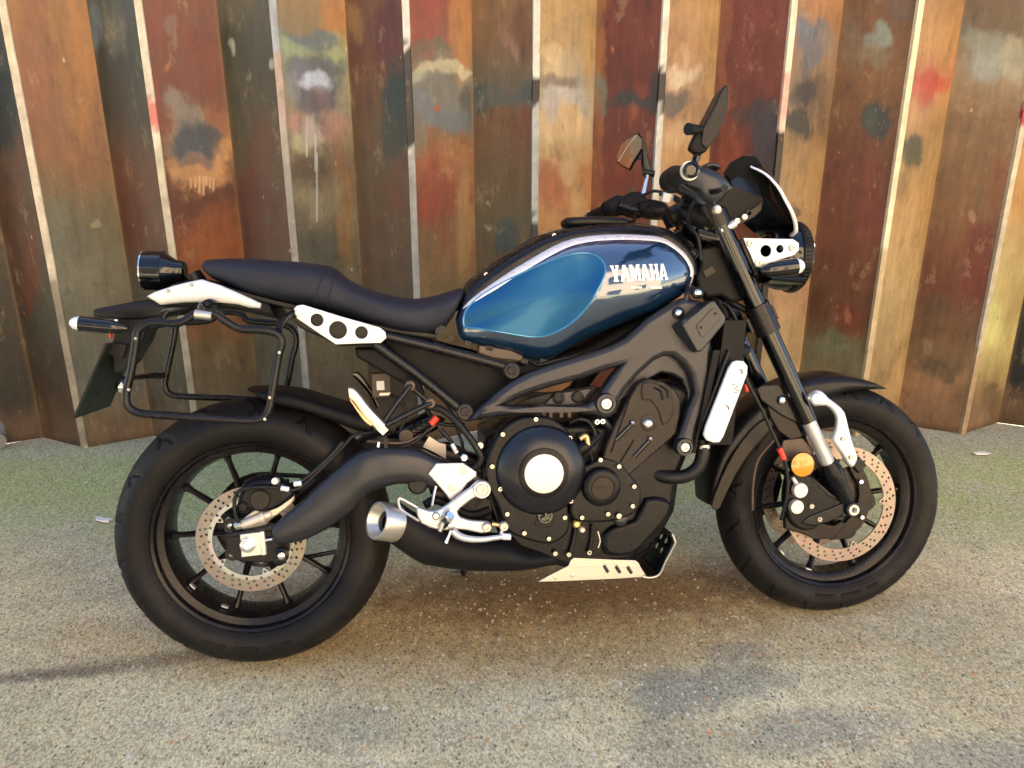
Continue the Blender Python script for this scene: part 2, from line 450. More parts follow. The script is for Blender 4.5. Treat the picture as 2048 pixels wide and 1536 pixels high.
# sheet paint with the light and shade of each face baked in: stops (photo height, colour) then sprayed patches (x, y, rx, ry, colour, strength)
PAN = {
 ('R', -1): ([(0, (84, 66, 44)), (900, (70, 62, 50))], []),
 ('L', 0): ([(0, (78, 66, 48)), (200, (48, 46, 38)), (330, (96, 58, 34)), (520, (92, 56, 36)), (640, (74, 64, 46)), (800, (92, 66, 42))], [(8, 215, 26, 70, (22, 26, 24), .9), (60, 540, 14, 90, (120, 52, 24), .8), (35, 430, 16, 160, (112, 60, 34), .6)]),
 ('R', 0): ([(0, (172, 116, 68)), (200, (156, 100, 62)), (330, (148, 98, 60)), (420, (128, 108, 76)), (560, (132, 120, 92)), (760, (124, 116, 96)), (880, (138, 110, 78))], [(160, 120, 30, 200, (184, 120, 62), .6), (70, 120, 34, 190, (150, 88, 62), .6), (120, 470, 60, 60, (112, 110, 92), .5), (190, 440, 10, 8, (190, 170, 120), .7), (125, 560, 30, 90, (140, 130, 104), .5), (235, 800, 40, 40, (150, 128, 100), .5)]),
 ('L', 1): ([(0, (96, 88, 70)), (130, (74, 66, 50)), (260, (88, 70, 50)), (330, (116, 66, 40)), (480, (104, 56, 36)), (560, (88, 76, 52)), (780, (104, 92, 70))], [(190, 50, 14, 60, (118, 124, 120), .7), (230, 60, 20, 60, (124, 112, 90), .6), (205, 220, 16, 120, (60, 56, 42), .7), (240, 420, 50, 90, (110, 54, 34), .6)]),
 ('R', 1): ([(0, (132, 62, 46)), (160, (122, 54, 40)), (330, (118, 60, 38)), (440, (110, 54, 36)), (520, (160, 86, 44)), (640, (146, 96, 56)), (700, (128, 102, 66)), (880, (126, 106, 80))],
    [(400, 302, 64, 78, (228, 160, 98), .98), (400, 250, 66, 46, (150, 84, 52), .8), (352, 205, 26, 26, (146, 126, 112), .9), (378, 250, 34, 62, (140, 122, 106), .95), (386, 290, 52, 46, (70, 76, 82), .98), (425, 272, 24, 16, (64, 70, 76), .9), (392, 330, 40, 20, (150, 112, 92), .8), (395, 352, 56, 12, (206, 146, 92), .8), (343, 45, 14, 20, (140, 100, 84), .9), (349, 78, 6, 30, (136, 98, 84), .9), (334, 140, 6, 6, (186, 104, 52), .9), (440, 470, 50, 50, (170, 92, 40), .6), (318, 480, 14, 60, (186, 100, 50), .7), (310, 200, 8, 50, (170, 60, 50), .4), (320, 640, 26, 90, (170, 100, 50), .5)]),
 ('L', 2): ([(0, (110, 92, 62)), (110, (80, 68, 44)), (240, (92, 72, 46)), (330, (104, 60, 38)), (480, (96, 50, 34)), (640, (104, 92, 66)), (800, (120, 108, 84))], [(470, 240, 22, 130, (96, 84, 54), .6), (525, 300, 22, 70, (116, 60, 36), .7), (500, 430, 40, 100, (104, 50, 34), .7), (462, 100, 4, 8, (190, 180, 150), .8), (465, 110, 4, 10, (200, 190, 160), .8), (540, 120, 5, 12, (200, 190, 160), .8), (450, 30, 20, 30, (124, 108, 76), .6)]),
 ('R', 2): ([(0, (152, 118, 78)), (60, (140, 116, 84)), (110, (150, 150, 112)), (250, (150, 132, 104)), (330, (122, 98, 70)), (430, (130, 112, 84)), (520, (126, 112, 84)), (700, (136, 114, 82)), (800, (120, 100, 74))],
    [(680, 30, 40, 70, (188, 120, 60), .9), (670, 90, 30, 30, (172, 166, 106), .8), (620, 78, 52, 20, (96, 112, 116), .9), (590, 100, 30, 22, (158, 172, 128), .7), (668, 110, 24, 20, (164, 168, 120), .7), (626, 140, 52, 34, (84, 92, 96), .95), (600, 160, 26, 40, (116, 112, 128), .8), (632, 195, 46, 46, (84, 80, 96), .95), (590, 180, 14, 40, (150, 150, 150), .6), (630, 172, 28, 28, (206, 208, 216), 1.), (640, 205, 20, 22, (124, 92, 96), .7), (600, 250, 26, 20, (196, 138, 122), .85), (665, 255, 34, 26, (178, 128, 108), .8), (620, 262, 26, 26, (190, 170, 152), .8), (600, 285, 20, 22, (190, 176, 132), .8), (615, 345, 34, 34, (92, 72, 56), .8), (680, 330, 18, 60, (150, 100, 60), .6), (630, 400, 60, 40, (168, 146, 110), .5), (650, 500, 50, 50, (84, 80, 66), .7), (590, 460, 30, 60, (104, 92, 72), .6), (690, 450, 16, 90, (170, 120, 64), .6)]),
 ('L', 3): ([(0, (120, 74, 42)), (100, (116, 64, 38)), (250, (112, 78, 44)), (340, (108, 72, 44)), (430, (104, 64, 40)), (600, (104, 80, 54))], [(715, 50, 22, 40, (160, 112, 64), .8), (775, 70, 30, 80, (104, 44, 36), .9), (800, 215, 34, 100, (44, 56, 54), .95), (790, 290, 28, 50, (62, 58, 44), .8), (800, 370, 24, 60, (116, 62, 38), .7), (735, 400, 20, 100, (104, 76, 46), .6)]),
 ('R', 3): ([(0, (150, 62, 42)), (70, (158, 76, 44)), (100, (124, 106, 80)), (160, (140, 130, 112)), (240, (120, 116, 106)), (270, (146, 98, 58)), (330, (160, 92, 50)), (400, (146, 66, 38)), (470, (140, 84, 48)), (560, (142, 108, 68))],
    [(850, 60, 26, 60, (150, 58, 40), .8), (922, 60, 24, 110, (186, 120, 62), .9), (860, 95, 40, 18, (112, 92, 70), .8), (890, 143, 70, 12, (206, 186, 144), .95), (835, 160, 18, 12, (186, 180, 146), .8), (880, 185, 60, 30, (120, 112, 100), .7), (850, 215, 30, 30, (126, 122, 130), .7), (935, 205, 16, 40, (70, 68, 60), .8), (890, 235, 44, 22, (112, 116, 116), .8), (840, 260, 20, 40, (134, 122, 104), .7), (879, 216, 5, 7, (190, 84, 50), 1.), (885, 360, 44, 50, (150, 66, 36), .8), (860, 415, 30, 30, (152, 62, 36), .8), (928, 440, 18, 120, (176, 132, 76), .8), (850, 480, 30, 40, (124, 96, 60), .6), (900, 310, 30, 40, (176, 112, 60), .6)]),
 ('L', 4): ([(0, (150, 104, 58)), (80, (138, 96, 54)), (170, (112, 94, 70)), (225, (126, 82, 48)), (330, (122, 84, 48)), (450, (112, 90, 56)), (560, (118, 88, 56))], [(1010, 75, 16, 28, (158, 112, 82), .8), (1030, 100, 10, 30, (166, 124, 96), .8), (955, 200, 26, 34, (70, 78, 72), .9), (1010, 195, 60, 18, (96, 94, 80), .8), (1055, 190, 20, 20, (82, 84, 78), .8), (1050, 260, 30, 40, (124, 66, 42), .7), (1015, 478, 22, 40, (66, 76, 72), .95), (1045, 60, 20, 60, (116, 66, 40), .6), (975, 400, 5, 5, (170, 160, 130), .9), (978, 455, 6, 5, (176, 164, 130), .8)]),
 ('R', 4): ([(0, (196, 152, 92)), (80, (192, 146, 88)), (160, (178, 152, 116)), (240, (204, 176, 136)), (300, (206, 164, 110)), (350, (190, 124, 72)), (450, (196, 134, 76)), (520, (180, 120, 70))],
    [(1115, 112, 30, 22, (232, 196, 146), .95), (1145, 125, 26, 34, (206, 176, 140), .85), (1105, 145, 18, 14, (222, 184, 134), .8), (1125, 168, 50, 18, (138, 116, 96), .85), (1125, 205, 46, 26, (206, 188, 168), .9), (1165, 200, 14, 60, (188, 176, 152), .7), (1120, 250, 50, 34, (226, 182, 126), .9), (1100, 215, 14, 30, (196, 178, 160), .7), (1105, 370, 32, 50, (178, 96, 54), .9), (1140, 340, 20, 30, (206, 164, 112), .8), (1158, 405, 16, 40, (196, 156, 100), .7), (1175, 100, 10, 80, (208, 156, 86), .7), (1130, 90, 60, 40, (198, 160, 104), .5)]),
 ('L', 5): ([(0, (128, 60, 42)), (150, (118, 52, 38)), (250, (124, 56, 40)), (350, (132, 62, 40)), (450, (140, 72, 46))], [(1198, 60, 14, 200, (176, 112, 58), .8), (1198, 200, 14, 50, (126, 128, 104), .9), (1262, 205, 46, 16, (72, 68, 62), .95), (1312, 195, 16, 40, (62, 56, 56), .85), (1285, 180, 14, 14, (150, 66, 44), .6), (1265, 226, 10, 14, (176, 92, 56), .7), (1196, 300, 12, 120, (180, 104, 56), .7), (1225, 350, 30, 60, (146, 66, 42), .6), (1225, 110, 3, 9, (200, 110, 60), .9)]),
 ('R', 5): ([(0, (194, 142, 88)), (100, (190, 134, 84)), (160, (196, 150, 106)), (215, (176, 130, 88)), (300, (204, 150, 92)), (400, (196, 134, 80))], [(1365, 155, 34, 14, (232, 196, 156), .95), (1350, 200, 34, 24, (112, 92, 80), .9), (1370, 120, 10, 20, (214, 170, 124), .8), (1425, 100, 16, 160, (202, 156, 94), .7), (1360, 270, 34, 24, (214, 172, 122), .7), (1390, 60, 20, 40, (196, 150, 98), .6)]),
 ('L', 6): ([(0, (136, 66, 50)), (150, (120, 56, 44)), (250, (122, 58, 44)), (340, (128, 60, 42)), (500, (120, 70, 46)), (700, (118, 90, 60))], [(1447, 80, 12, 200, (160, 92, 56), .8), (1530, 225, 60, 24, (84, 66, 62), .85), (1535, 280, 34, 70, (72, 66, 66), .9), (1465, 310, 20, 60, (160, 78, 48), .7), (1570, 90, 14, 100, (136, 78, 60), .5)]),
 ('R', 6): ([(0, (190, 130, 84)), (60, (176, 124, 84)), (150, (156, 120, 90)), (260, (150, 112, 74)), (330, (188, 142, 88)), (500, (190, 146, 94)), (600, (196, 150, 104)), (760, (190, 160, 110))],
    [(1630, 82, 36, 40, (122, 116, 116), .9), (1610, 60, 14, 20, (132, 128, 132), .8), (1660, 90, 20, 30, (166, 136, 112), .7), (1612, 130, 12, 20, (110, 100, 96), .8), (1612, 185, 26, 34, (64, 54, 48), .9), (1596, 250, 24, 32, (60, 54, 50), .9), (1645, 190, 12, 30, (112, 88, 66), .7), (1640, 240, 10, 20, (112, 86, 64), .6), (1592, 420, 8, 16, (96, 76, 56), .8), (1625, 620, 26, 40, (206, 150, 112), .6)]),
 ('L', 7): ([(0, (126, 84, 52)), (80, (130, 86, 54)), (150, (138, 92, 56)), (250, (126, 80, 48)), (330, (122, 66, 46)), (500, (124, 70, 46)), (640, (112, 74, 48)), (700, (118, 104, 72)), (770, (134, 116, 80))],
    [(1765, 78, 20, 24, (152, 152, 130), .95), (1738, 96, 16, 18, (146, 146, 128), .9), (1745, 120, 40, 20, (150, 128, 98), .7), (1700, 90, 20, 60, (140, 112, 84), .6), (1752, 238, 34, 34, (72, 72, 70), .95), (1740, 238, 16, 24, (84, 88, 72), .8), (1640, 560, 30, 60, (96, 66, 44), .4), (1700, 640, 34, 40, (134, 64, 44), .6), (1660, 700, 40, 30, (122, 118, 86), .7), (1800, 20, 30, 30, (110, 92, 84), .5), (1620, 520, 6, 9, (190, 140, 90), .8), (1697, 630, 8, 16, (176, 104, 70), .8), (1740, 420, 34, 60, (128, 62, 48), .6)]),
 ('R', 7): ([(0, (194, 140, 86)), (100, (200, 146, 88)), (160, (206, 120, 86)), (220, (196, 144, 98)), (300, (180, 140, 88)), (400, (200, 152, 92)), (600, (206, 168, 112)), (760, (206, 162, 106)), (900, (176, 130, 86))],
    [(1866, 165, 40, 20, (206, 84, 62), .9), (1840, 185, 24, 20, (206, 108, 84), .7), (1826, 300, 22, 40, (84, 80, 58), .9), (1806, 380, 14, 40, (150, 108, 68), .6), (1890, 220, 16, 60, (206, 150, 92), .7), (1765, 562, 10, 14, (150, 112, 76), .9), (1770, 700, 24, 50, (176, 140, 96), .6), (1756, 760, 20, 30, (150, 120, 80), .6)]),
 ('L', 8): ([(0, (128, 100, 74)), (60, (134, 108, 80)), (160, (176, 142, 104)), (240, (150, 112, 74)), (400, (142, 98, 60)), (560, (124, 66, 44)), (640, (122, 84, 54)), (710, (140, 104, 70)), (760, (168, 124, 84)), (840, (156, 112, 80)), (870, (120, 76, 50))],
    [(1965, 85, 50, 30, (168, 160, 136), .9), (1980, 130, 46, 30, (176, 170, 152), .9), (2025, 120, 30, 40, (196, 180, 144), .8), (1925, 70, 14, 26, (112, 104, 90), .7), (1935, 210, 30, 20, (184, 140, 98), .6), (1960, 520, 34, 90, (128, 54, 42), .8), (2000, 380, 24, 60, (146, 82, 52), .6), (1870, 620, 26, 40, (104, 76, 50), .6), (1880, 735, 50, 24, (84, 74, 56), .6), (1850, 690, 10, 16, (150, 124, 86), .8), (1945, 430, 8, 10, (190, 140, 96), .8)]),
 ('R', 8): ([(0, (200, 150, 90)), (400, (210, 150, 84)), (500, (214, 176, 112)), (620, (226, 196, 118)), (700, (220, 190, 116)), (780, (176, 140, 90)), (870, (150, 112, 76))], [(1990, 640, 30, 50, (238, 220, 136), .8), (2025, 600, 24, 50, (206, 170, 112), .6), (1980, 800, 20, 34, (112, 92, 66), .7)]),
 ('L', 9): ([(0, (60, 52, 46)), (500, (34, 34, 38)), (700, (28, 28, 32)), (900, (36, 32, 32))], [(2040, 850, 10, 8, (120, 112, 104), .7)]),  # shaded face, its darkness put into the colour
}

def vnoise(x, z, seed, sc):
    """smooth value noise on arrays"""
    r = np.random.RandomState(int(seed) + 500); T = r.rand(64, 64)
    u, w = x * sc, z * sc; i, j = np.floor(u).astype(int), np.floor(w).astype(int); a, b = u - i, w - j
    a = a * a * (3 - 2 * a); b = b * b * (3 - 2 * b)
    g = lambda p, q: T[p % 64, q % 64]
    return (g(i, j) * (1 - a) + g(i + 1, j) * a) * (1 - b) + (g(i, j + 1) * (1 - a) + g(i + 1, j + 1) * a) * b

def fbm(x, z, seed, sc, n=4):
    s = 0; a = .5; t = 0
    for k in range(n): s = s + a * vnoise(x, z, seed + k, sc * 2 ** k); t += a; a *= .55
    return s / t

ALB = .62
def wall_material():
    m = bpy.data.materials.new('sprayed_rusty_steel'); m.use_nodes = True; nt = m.node_tree; l = nt.links
    b = nt.nodes['Principled BSDF']
    at = nd(nt, 'ShaderNodeAttribute', attribute_name='paint'); tc = nd(nt, 'ShaderNodeTexCoord')
    mp = nd(nt, 'ShaderNodeMapping'); mp.inputs['Scale'].default_value = (1, 1, .16); l.new(tc.outputs['Object'], mp.inputs[0])
    n1 = nd(nt, 'ShaderNodeTexNoise'); n1.inputs['Scale'].default_value = 38; n1.inputs['Detail'].default_value = 8; n1.inputs['Roughness'].default_value = .7
    l.new(mp.outputs[0], n1.inputs['Vector'])
    n2 = nd(nt, 'ShaderNodeTexNoise'); n2.inputs['Scale'].default_value = 9; n2.inputs['Detail'].default_value = 9; n2.inputs['Roughness'].default_value = .72
    l.new(tc.outputs['Object'], n2.inputs['Vector'])
    def mr(v, a, c, d, e):
        x = nd(nt, 'ShaderNodeMapRange'); l.new(v, x.inputs[0])
        for i, q in enumerate((a, c, d, e)): x.inputs[i + 1].default_value = q
        return x.outputs[0]
    mx = nd(nt, 'ShaderNodeMix', data_type='RGBA', blend_type='MULTIPLY'); mx.inputs[0].default_value = 1
    l.new(at.outputs['Color'], mx.inputs[6])
    cmb = nd(nt, 'ShaderNodeMath', operation='MULTIPLY'); l.new(mr(n1.outputs['Fac'], .3, .7, .80, 1.20), cmb.inputs[0]); l.new(mr(n2.outputs['Fac'], .3, .7, .78, 1.22), cmb.inputs[1])
    l.new(cmb.outputs[0], mx.inputs[7])
    n4 = nd(nt, 'ShaderNodeTexNoise'); n4.inputs['Scale'].default_value = 15; n4.inputs['Detail'].default_value = 12; n4.inputs['Roughness'].default_value = .74
    mp4 = nd(nt, 'ShaderNodeMapping'); mp4.inputs['Scale'].default_value = (1, 1, .5); l.new(tc.outputs['Object'], mp4.inputs[0]); l.new(mp4.outputs[0], n4.inputs['Vector'])
    ma_ = nd(nt, 'ShaderNodeMix', data_type='RGBA', blend_type='MULTIPLY'); ma_.inputs[7].default_value = (.52, .50, .50, 1)
    l.new(mr(n4.outputs['Fac'], .555, .63, 0, .5), ma_.inputs[0]); l.new(mx.outputs[2], ma_.inputs[6])
    mb_ = nd(nt, 'ShaderNodeMix', data_type='RGBA'); mb_.inputs[7].default_value = (.33, .24, .13, 1)
    l.new(mr(n4.outputs['Fac'], .43, .35, 0, .28), mb_.inputs[0]); l.new(ma_.outputs[2], mb_.inputs[6])
    mx = mb_
    # small paint flecks and rust pits
    mp2 = nd(nt, 'ShaderNodeMapping'); mp2.inputs['Scale'].default_value = (1, 1, .45); l.new(tc.outputs['Object'], mp2.inputs[0])
    vt = nd(nt, 'ShaderNodeTexVoronoi'); vt.inputs['Scale'].default_value = 34; l.new(mp2.outputs[0], vt.inputs['Vector'])
    sc = nd(nt, 'ShaderNodeSeparateColor'); l.new(vt.outputs['Color'], sc.inputs[0])
    ma = nd(nt, 'ShaderNodeMath', operation='MULTIPLY'); l.new(mr(sc.outputs[0], .955, .96, 0, .8), ma.inputs[0]); l.new(mr(vt.outputs['Distance'], .16, .08, 0, 1), ma.inputs[1])
    m2 = nd(nt, 'ShaderNodeMix', data_type='RGBA'); m2.inputs[7].default_value = (.42, .33, .22, 1); l.new(ma.outputs[0], m2.inputs[0]); l.new(mx.outputs[2], m2.inputs[6])
    ma2 = nd(nt, 'ShaderNodeMath', operation='MULTIPLY'); l.new(mr(sc.outputs[1], .96, .965, 0, .7), ma2.inputs[0]); l.new(mr(vt.outputs['Distance'], .2, .1, 0, 1), ma2.inputs[1])
    m3 = nd(nt, 'ShaderNodeMix', data_type='RGBA'); m3.inputs[7].default_value = (.20, .06, .02, 1); l.new(ma2.outputs[0], m3.inputs[0]); l.new(m2.outputs[2], m3.inputs[6])
    l.new(m3.outputs[2], b.inputs['Base Color'])
    l.new(mr(n2.outputs['Fac'], .3, .7, .28, .52), b.inputs['Roughness'])
    b.inputs['Specular IOR Level'].default_value = .35
    bp = nd(nt, 'ShaderNodeBump'); bp.inputs['Strength'].default_value = .35; bp.inputs['Distance'].default_value = .003
    l.new(n1.outputs['Fac'], bp.inputs['Height']); l.new(bp.outputs[0], b.inputs['Normal'])
    return m
M['wall'] = wall_material()
M['batten'] = mat('pale_painted_batten', (.55, .52, .45), .5, var=.2, nscale=25, bump=.3)

wall = bpy.data.objects.new('steel_wall', None); COL.objects.link(wall); wall.location = W0
tag(wall, 'tall zigzag steel sheet wall with rust and spray paint behind the motorcycle', 'wall')

def panel(i, side):
    a = fold_pt(i - 1, True) if side == 'L' else fold_pt(i)
    b = fold_pt(i) if side == 'L' else fold_pt(i, True)
    key = (side, i); near = key in PAN
    spec = PAN.get(key) or PAN[(side, (i * 3) % 7 + 1)]
    nu, top = ((96 if key in (('R', 1), ('R', 2), ('R', 3)) else 60), 2.25) if near else (8, 2.25)
    zs = list(np.arange(0, top, (.005 if nu == 96 else .0075) if near else .06)) + [top, 3.0, WH]
    us = np.linspace(0, 1, nu)
    U, Z = np.meshgrid(us, np.array(zs))
    X = a.x + (b.x - a.x) * U; Y = a.y + (b.y - a.y) * U
    d = np.stack([X, Y, Z - CAM_H], -1); zz = d @ np.array(CF)
    off = 0 if near else (i - ((i * 3) % 7 + 1)) * 262
    px = 1024 + F_PX * (d @ np.array(CR)) / zz - off; py = 768 - F_PX * (d @ np.array(CU)) / zz
    w1 = fbm(X * 1.0, Z * .6, i * 7 + (side == 'L'), 14) - .5; w3 = fbm(X, Z * .7, i * 5 + 11, 70, 3) - .5; w2 = fbm(X, Z * .6, i * 7 + 3 + (side == 'L'), 14) - .5
    py = py + w2 * 60; px = px + w1 * 22
    hs = [s[0] for s in spec[0]]; cs = np.array([C(*s[1]) for s in spec[0]])
    col = np.stack([np.interp(py, hs, cs[:, k]) for k in range(3)], -1)
    for (cx, cy, rx, ry, cc, st) in spec[1]:
        q = np.sqrt(((px - cx) / rx) ** 2 + ((py - cy) / ry) ** 2) + w1 * .35 + w3 * .45
        f = np.clip((1.35 - q) / .72, 0, 1); f = f * f * (3 - 2 * f) * st
        col = col * (1 - f[..., None]) + C(*cc) * f[..., None]
    # streaks running down, dirt splashed up from the ground, worn fold edges
    stn = fbm(X * 1.0, Z * .05, i + 50, 40); col = col * (1 + .22 * (stn - .5))[..., None]
    spl = np.clip((.13 + .10 * fbm(X, Z * 0, i + 90, 18) - Z) / .10, 0, 1) * .55
    col = col * (1 - spl[..., None]) + C(150, 112, 78) * spl[..., None]
    low = np.clip((.03 - Z) / .03, 0, 1) * .6; col = col * (1 - low[..., None]) + C(84, 56, 38) * low[..., None]
    edge = np.exp(-((U - (0 if side == 'L' else 1)) / .035) ** 2) * .35 * (.3 + fbm(X, Z, i + 9, 9))
    col = col * (1 - edge[..., None]) + C(176, 128, 74) * edge[..., None]
    if key == ('R', 1):     # comb of drips under the sprayed patch
        for k, dx in enumerate((382, 391, 399, 407, 413, 420, 427)):
            f = np.clip((3.2 - abs(px - w1 * 22 - dx)) / 1.6, 0, 1) * ((py > 360) & (py < 384 + 16 * ((k * 37 % 7) / 7)))
            col = col * (1 - f[..., None]) + C(230, 176, 120) * f[..., None]
    if key == ('R', 2):
        for dx, t0, t1 in ((614, 235, 312), (631, 262, 350), (634, 300, 440)):
            f = np.clip((2.4 - abs(px - w1 * 22 - dx)) / 1.6, 0, .8) * ((py > t0) & (py < t1))
            col = col * (1 - f[..., None]) + C(206, 200, 186) * f[..., None]
    col = np.clip((col ** 1.04) * np.array([.50, .575, .69]), .002, 1)
    V = np.stack([X - W0.x, Y - W0.y, Z], -1)
    # slightly beaten sheet
    bul = (fbm(X, Z * .5, i + 31, 3.1) - .5) * .006
    V[..., 1] += bul * np.sin(U * pi)
    v = V.reshape(-1, 3); f = grid_faces(len(zs), nu, False)
    k0 = len(v)
    back = [(a.x - W0.x, a.y - W0.y + .012, 0), (b.x - W0.x, b.y - W0.y + .012, 0), (b.x - W0.x, b.y - W0.y + .012, WH), (a.x - W0.x, a.y - W0.y + .012, WH)]
    me = bpy.data.meshes.new('panel'); me.from_pydata([tuple(p) for p in v] + back, [], f + [(k0 + 1, k0, k0 + 3, k0 + 2)])
    at = me.color_attributes.new('paint', 'FLOAT_COLOR', 'POINT')
    full = np.ones((len(v) + 4, 4)); full[:len(v), :3] = col.reshape(-1, 3); full[len(v):, :3] = .1
    at.data.foreach_set('color', full.ravel())
    finish(me, 60)
    link('panel', me, 'wall', wall)

# battens carry their own flaking paint: (photo height range, colour)
BAT = {0: [(-200, 900, (206, 194, 172)), (560, 900, (150, 140, 122))], 1: [(-200, 900, (214, 204, 184)), (190, 260, (196, 120, 110)), (300, 900, (196, 186, 164)), (560, 900, (150, 142, 124))],
       2: [(-200, 900, (150, 158, 170)), (100, 250, (170, 150, 142)), (250, 900, (150, 146, 138))], 3: [(-200, 900, (206, 202, 196)), (95, 290, (34, 32, 42)), (300, 900, (158, 158, 156))],
       4: [(-200, 900, (206, 202, 194)), (150, 208, (26, 26, 32)), (208, 900, (164, 168, 166)), (440, 900, (60, 60, 62))], 5: [(-200, 900, (206, 200, 188)), (135, 212, (30, 30, 34)), (212, 900, (186, 186, 180))],
       6: [(-200, 900, (222, 206, 182)), (140, 250, (206, 160, 146)), (262, 900, (40, 32, 28))], 7: [(-200, 900, (226, 206, 172)), (500, 900, (190, 168, 132))], 8: [(-200, 900, (190, 176, 150)), (215, 240, (160, 40, 50)), (440, 900, (176, 164, 142)), (700, 900, (166, 140, 108))]}
def batten(i):
    c = fold_pt(i); a = WA + radians(10)
    ux, uy = Vector((cos(a), sin(a), 0)), Vector((-sin(a), cos(a), 0))
    w, t = .0125, .006
    prof = [c + ux * -w - uy * t, c + ux * (w - .003) - uy * t, c + ux * w - uy * (t - .003), c + ux * w + uy * .010, c - ux * w + uy * .010]
    zs = list(np.arange(0, 2.25, .02)) + [2.25, 3, WH]; v = []; col = []
    sp = BAT.get(i, BAT[(i * 5) % 8])
    for z in zs:
        jx = .0012 * (vnoise(np.array([z * 1.]), np.array([0.]), i + 5, 9)[0] - .5)
        for p in prof:
            q = Vector((p.x + jx, p.y, z)); v.append(q - W0)
            py = to_px(q)[1] + 26 * (rng.random() - .5) if z < 3 else 0
            cc = sp[0][2]
            for lo, hi, k in sp:
                if lo <= py < hi: cc = k
            col.append(np.append(C(*cc) * (.72 + .2 * rng.random()), 1))
    me = bpy.data.meshes.new('batten'); me.from_pydata([tuple(p) for p in v], [], grid_faces(len(zs), 5))
    at = me.color_attributes.new('paint', 'FLOAT_COLOR', 'POINT'); at.data.foreach_set('color', np.array(col).ravel())
    finish(me, 30); link('batten', me, 'wall', wall)

for i in range(-6, 15):
    panel(i, 'L'); panel(i, 'R'); batten(i)

# ============================================================ ADDED BUILDINGS OPPOSITE (unseen, for bounced light and reflections)
def simple_building(name, x0, x1, y, h, wallc, label, win, sill, dark=False):
    e = bpy.data.objects.new(name, None); COL.objects.link(e); e.location = ((x0 + x1) / 2, y, 0); tag(e, label, 'building')
    wm = mat(name + '_render', wallc, .85, var=.12, nscale=3, bump=.4, bscale=40)
    gm = mat(name + '_pane', (.03, .04, .05), .08, var=.1); fm = mat(name + '_frame', (.55, .54, .5), .5)
    W = x1 - x0
    box((0, -1.0, h / 2), (W, 2, h), mb=(b := MB())); b.build('wall', wm, e, smooth=False)
    box((0, -1.0, h + .1), (W + .2, 2.2, .2), mb=(b := MB())); b.build('roof', fm, e, smooth=False)
    for (cx, cz, ww, hh) in win:
        cx -= (x0 + x1) / 2
        f = box((cx, .03, cz), (ww + .14, .06, hh + .14)).build('window', fm, e, smooth=False)
        box((cx, .07, cz), (ww, .02, hh)).build('pane', gm, f, smooth=False)
simple_building('added_bright_house', -0.1, 13, -5.6, 8.0, (.82, .63, .43), 'added unseen ochre house behind the camera, for warm bounced light and reflections', [(2.0, 1.5, 1.1, 1.6), (4.6, 1.1, 1.0, 2.1), (7.5, 1.5, 1.6, 1.4), (2.0, 4.6, 1.1, 1.5), (4.6, 4.6, 1.1, 1.5), (7.5, 4.6, 1.1, 1.5)], 1)
simple_building('added_dark_building', -14, -0.5, -7.5, 5.5, (.10, .085, .07), 'added unseen dark brown building behind the camera, to shape the reflections', [(-3, 1.4, 1.4, 1.8), (-6, 1.4, 1.4, 1.8), (-9, 1.4, 1.4, 1.8)], 1)

# small things by the wall
o = box((0, 0, 0), (.02, .012, .006)).build('paper_scrap', mat('paper', (.72, .70, .66), .8), None)
def litter(px, py, label):
    d = CF + CR * ((px - 1024) / F_PX) - CU * ((py - 768) / F_PX); p = CP + d * (-CP.z / d.z)
    v = []; r = random.Random(int(px))
    n = 11
    for k in range(2):
        for j in range(n):
            a = 2 * pi * j / n; q = r.uniform(.55, 1.0)
            v.append((.040 * q * cos(a), .014 * q * sin(a), .002 + .004 * r.random() + k * .005))
    f = [tuple(range(n))[::-1], tuple(range(n, 2 * n))] + [(j, (j + 1) % n, (j + 1) % n + n, j + n) for j in range(n)]
    q = link('paper_scrap', mesh('paper_scrap', v, f, 20), bpy.data.materials['paper']); q.location = (p.x, p.y, .0015)
    q.rotation_euler = (0, 0, r.uniform(-.4, .4)); tag(q, label, 'litter')
bpy.data.objects.remove(o)
litter(1962, 910, 'torn white paper scrap on the mossy concrete right of the front wheel')
litter(206, 1043, 'small pale paper scrap on the concrete left of the rear wheel')

def grit():
    r = random.Random(11); b = MB()
    for k in range(1500):
        if k < 500: x = r.uniform(-2.3, 2.3); y = 2.80 + (x / 60) - abs(r.gauss(0, .10))
        else: x = r.uniform(-2.3, 2.3); y = r.uniform(1.2, 2.85)
        q = r.uniform(.0008, .0022) * (1.5 if r.random() < .05 else 1)
        a0 = r.uniform(0, 6.28); n = 5; v = []
        for h, f_ in ((0, 1.), (q * .7, .8)):
            for j in range(n):
                a = a0 + 2 * pi * j / n; rr = q * f_ * r.uniform(.7, 1.2); v.append((x + rr * cos(a), y + rr * sin(a), -.003 + h + (.002 if h else 0)))
        b.add(v, [tuple(range(n, 2 * n))] + [(j, (j + 1) % n, (j + 1) % n + n, j + n) for j in range(n)])
    o = b.build('loose_grit', mat('grit_stone', (.33, .29, .22), .8, var=.6, nscale=160), None, smooth=False); tag(o, kind='stuff')
grit()

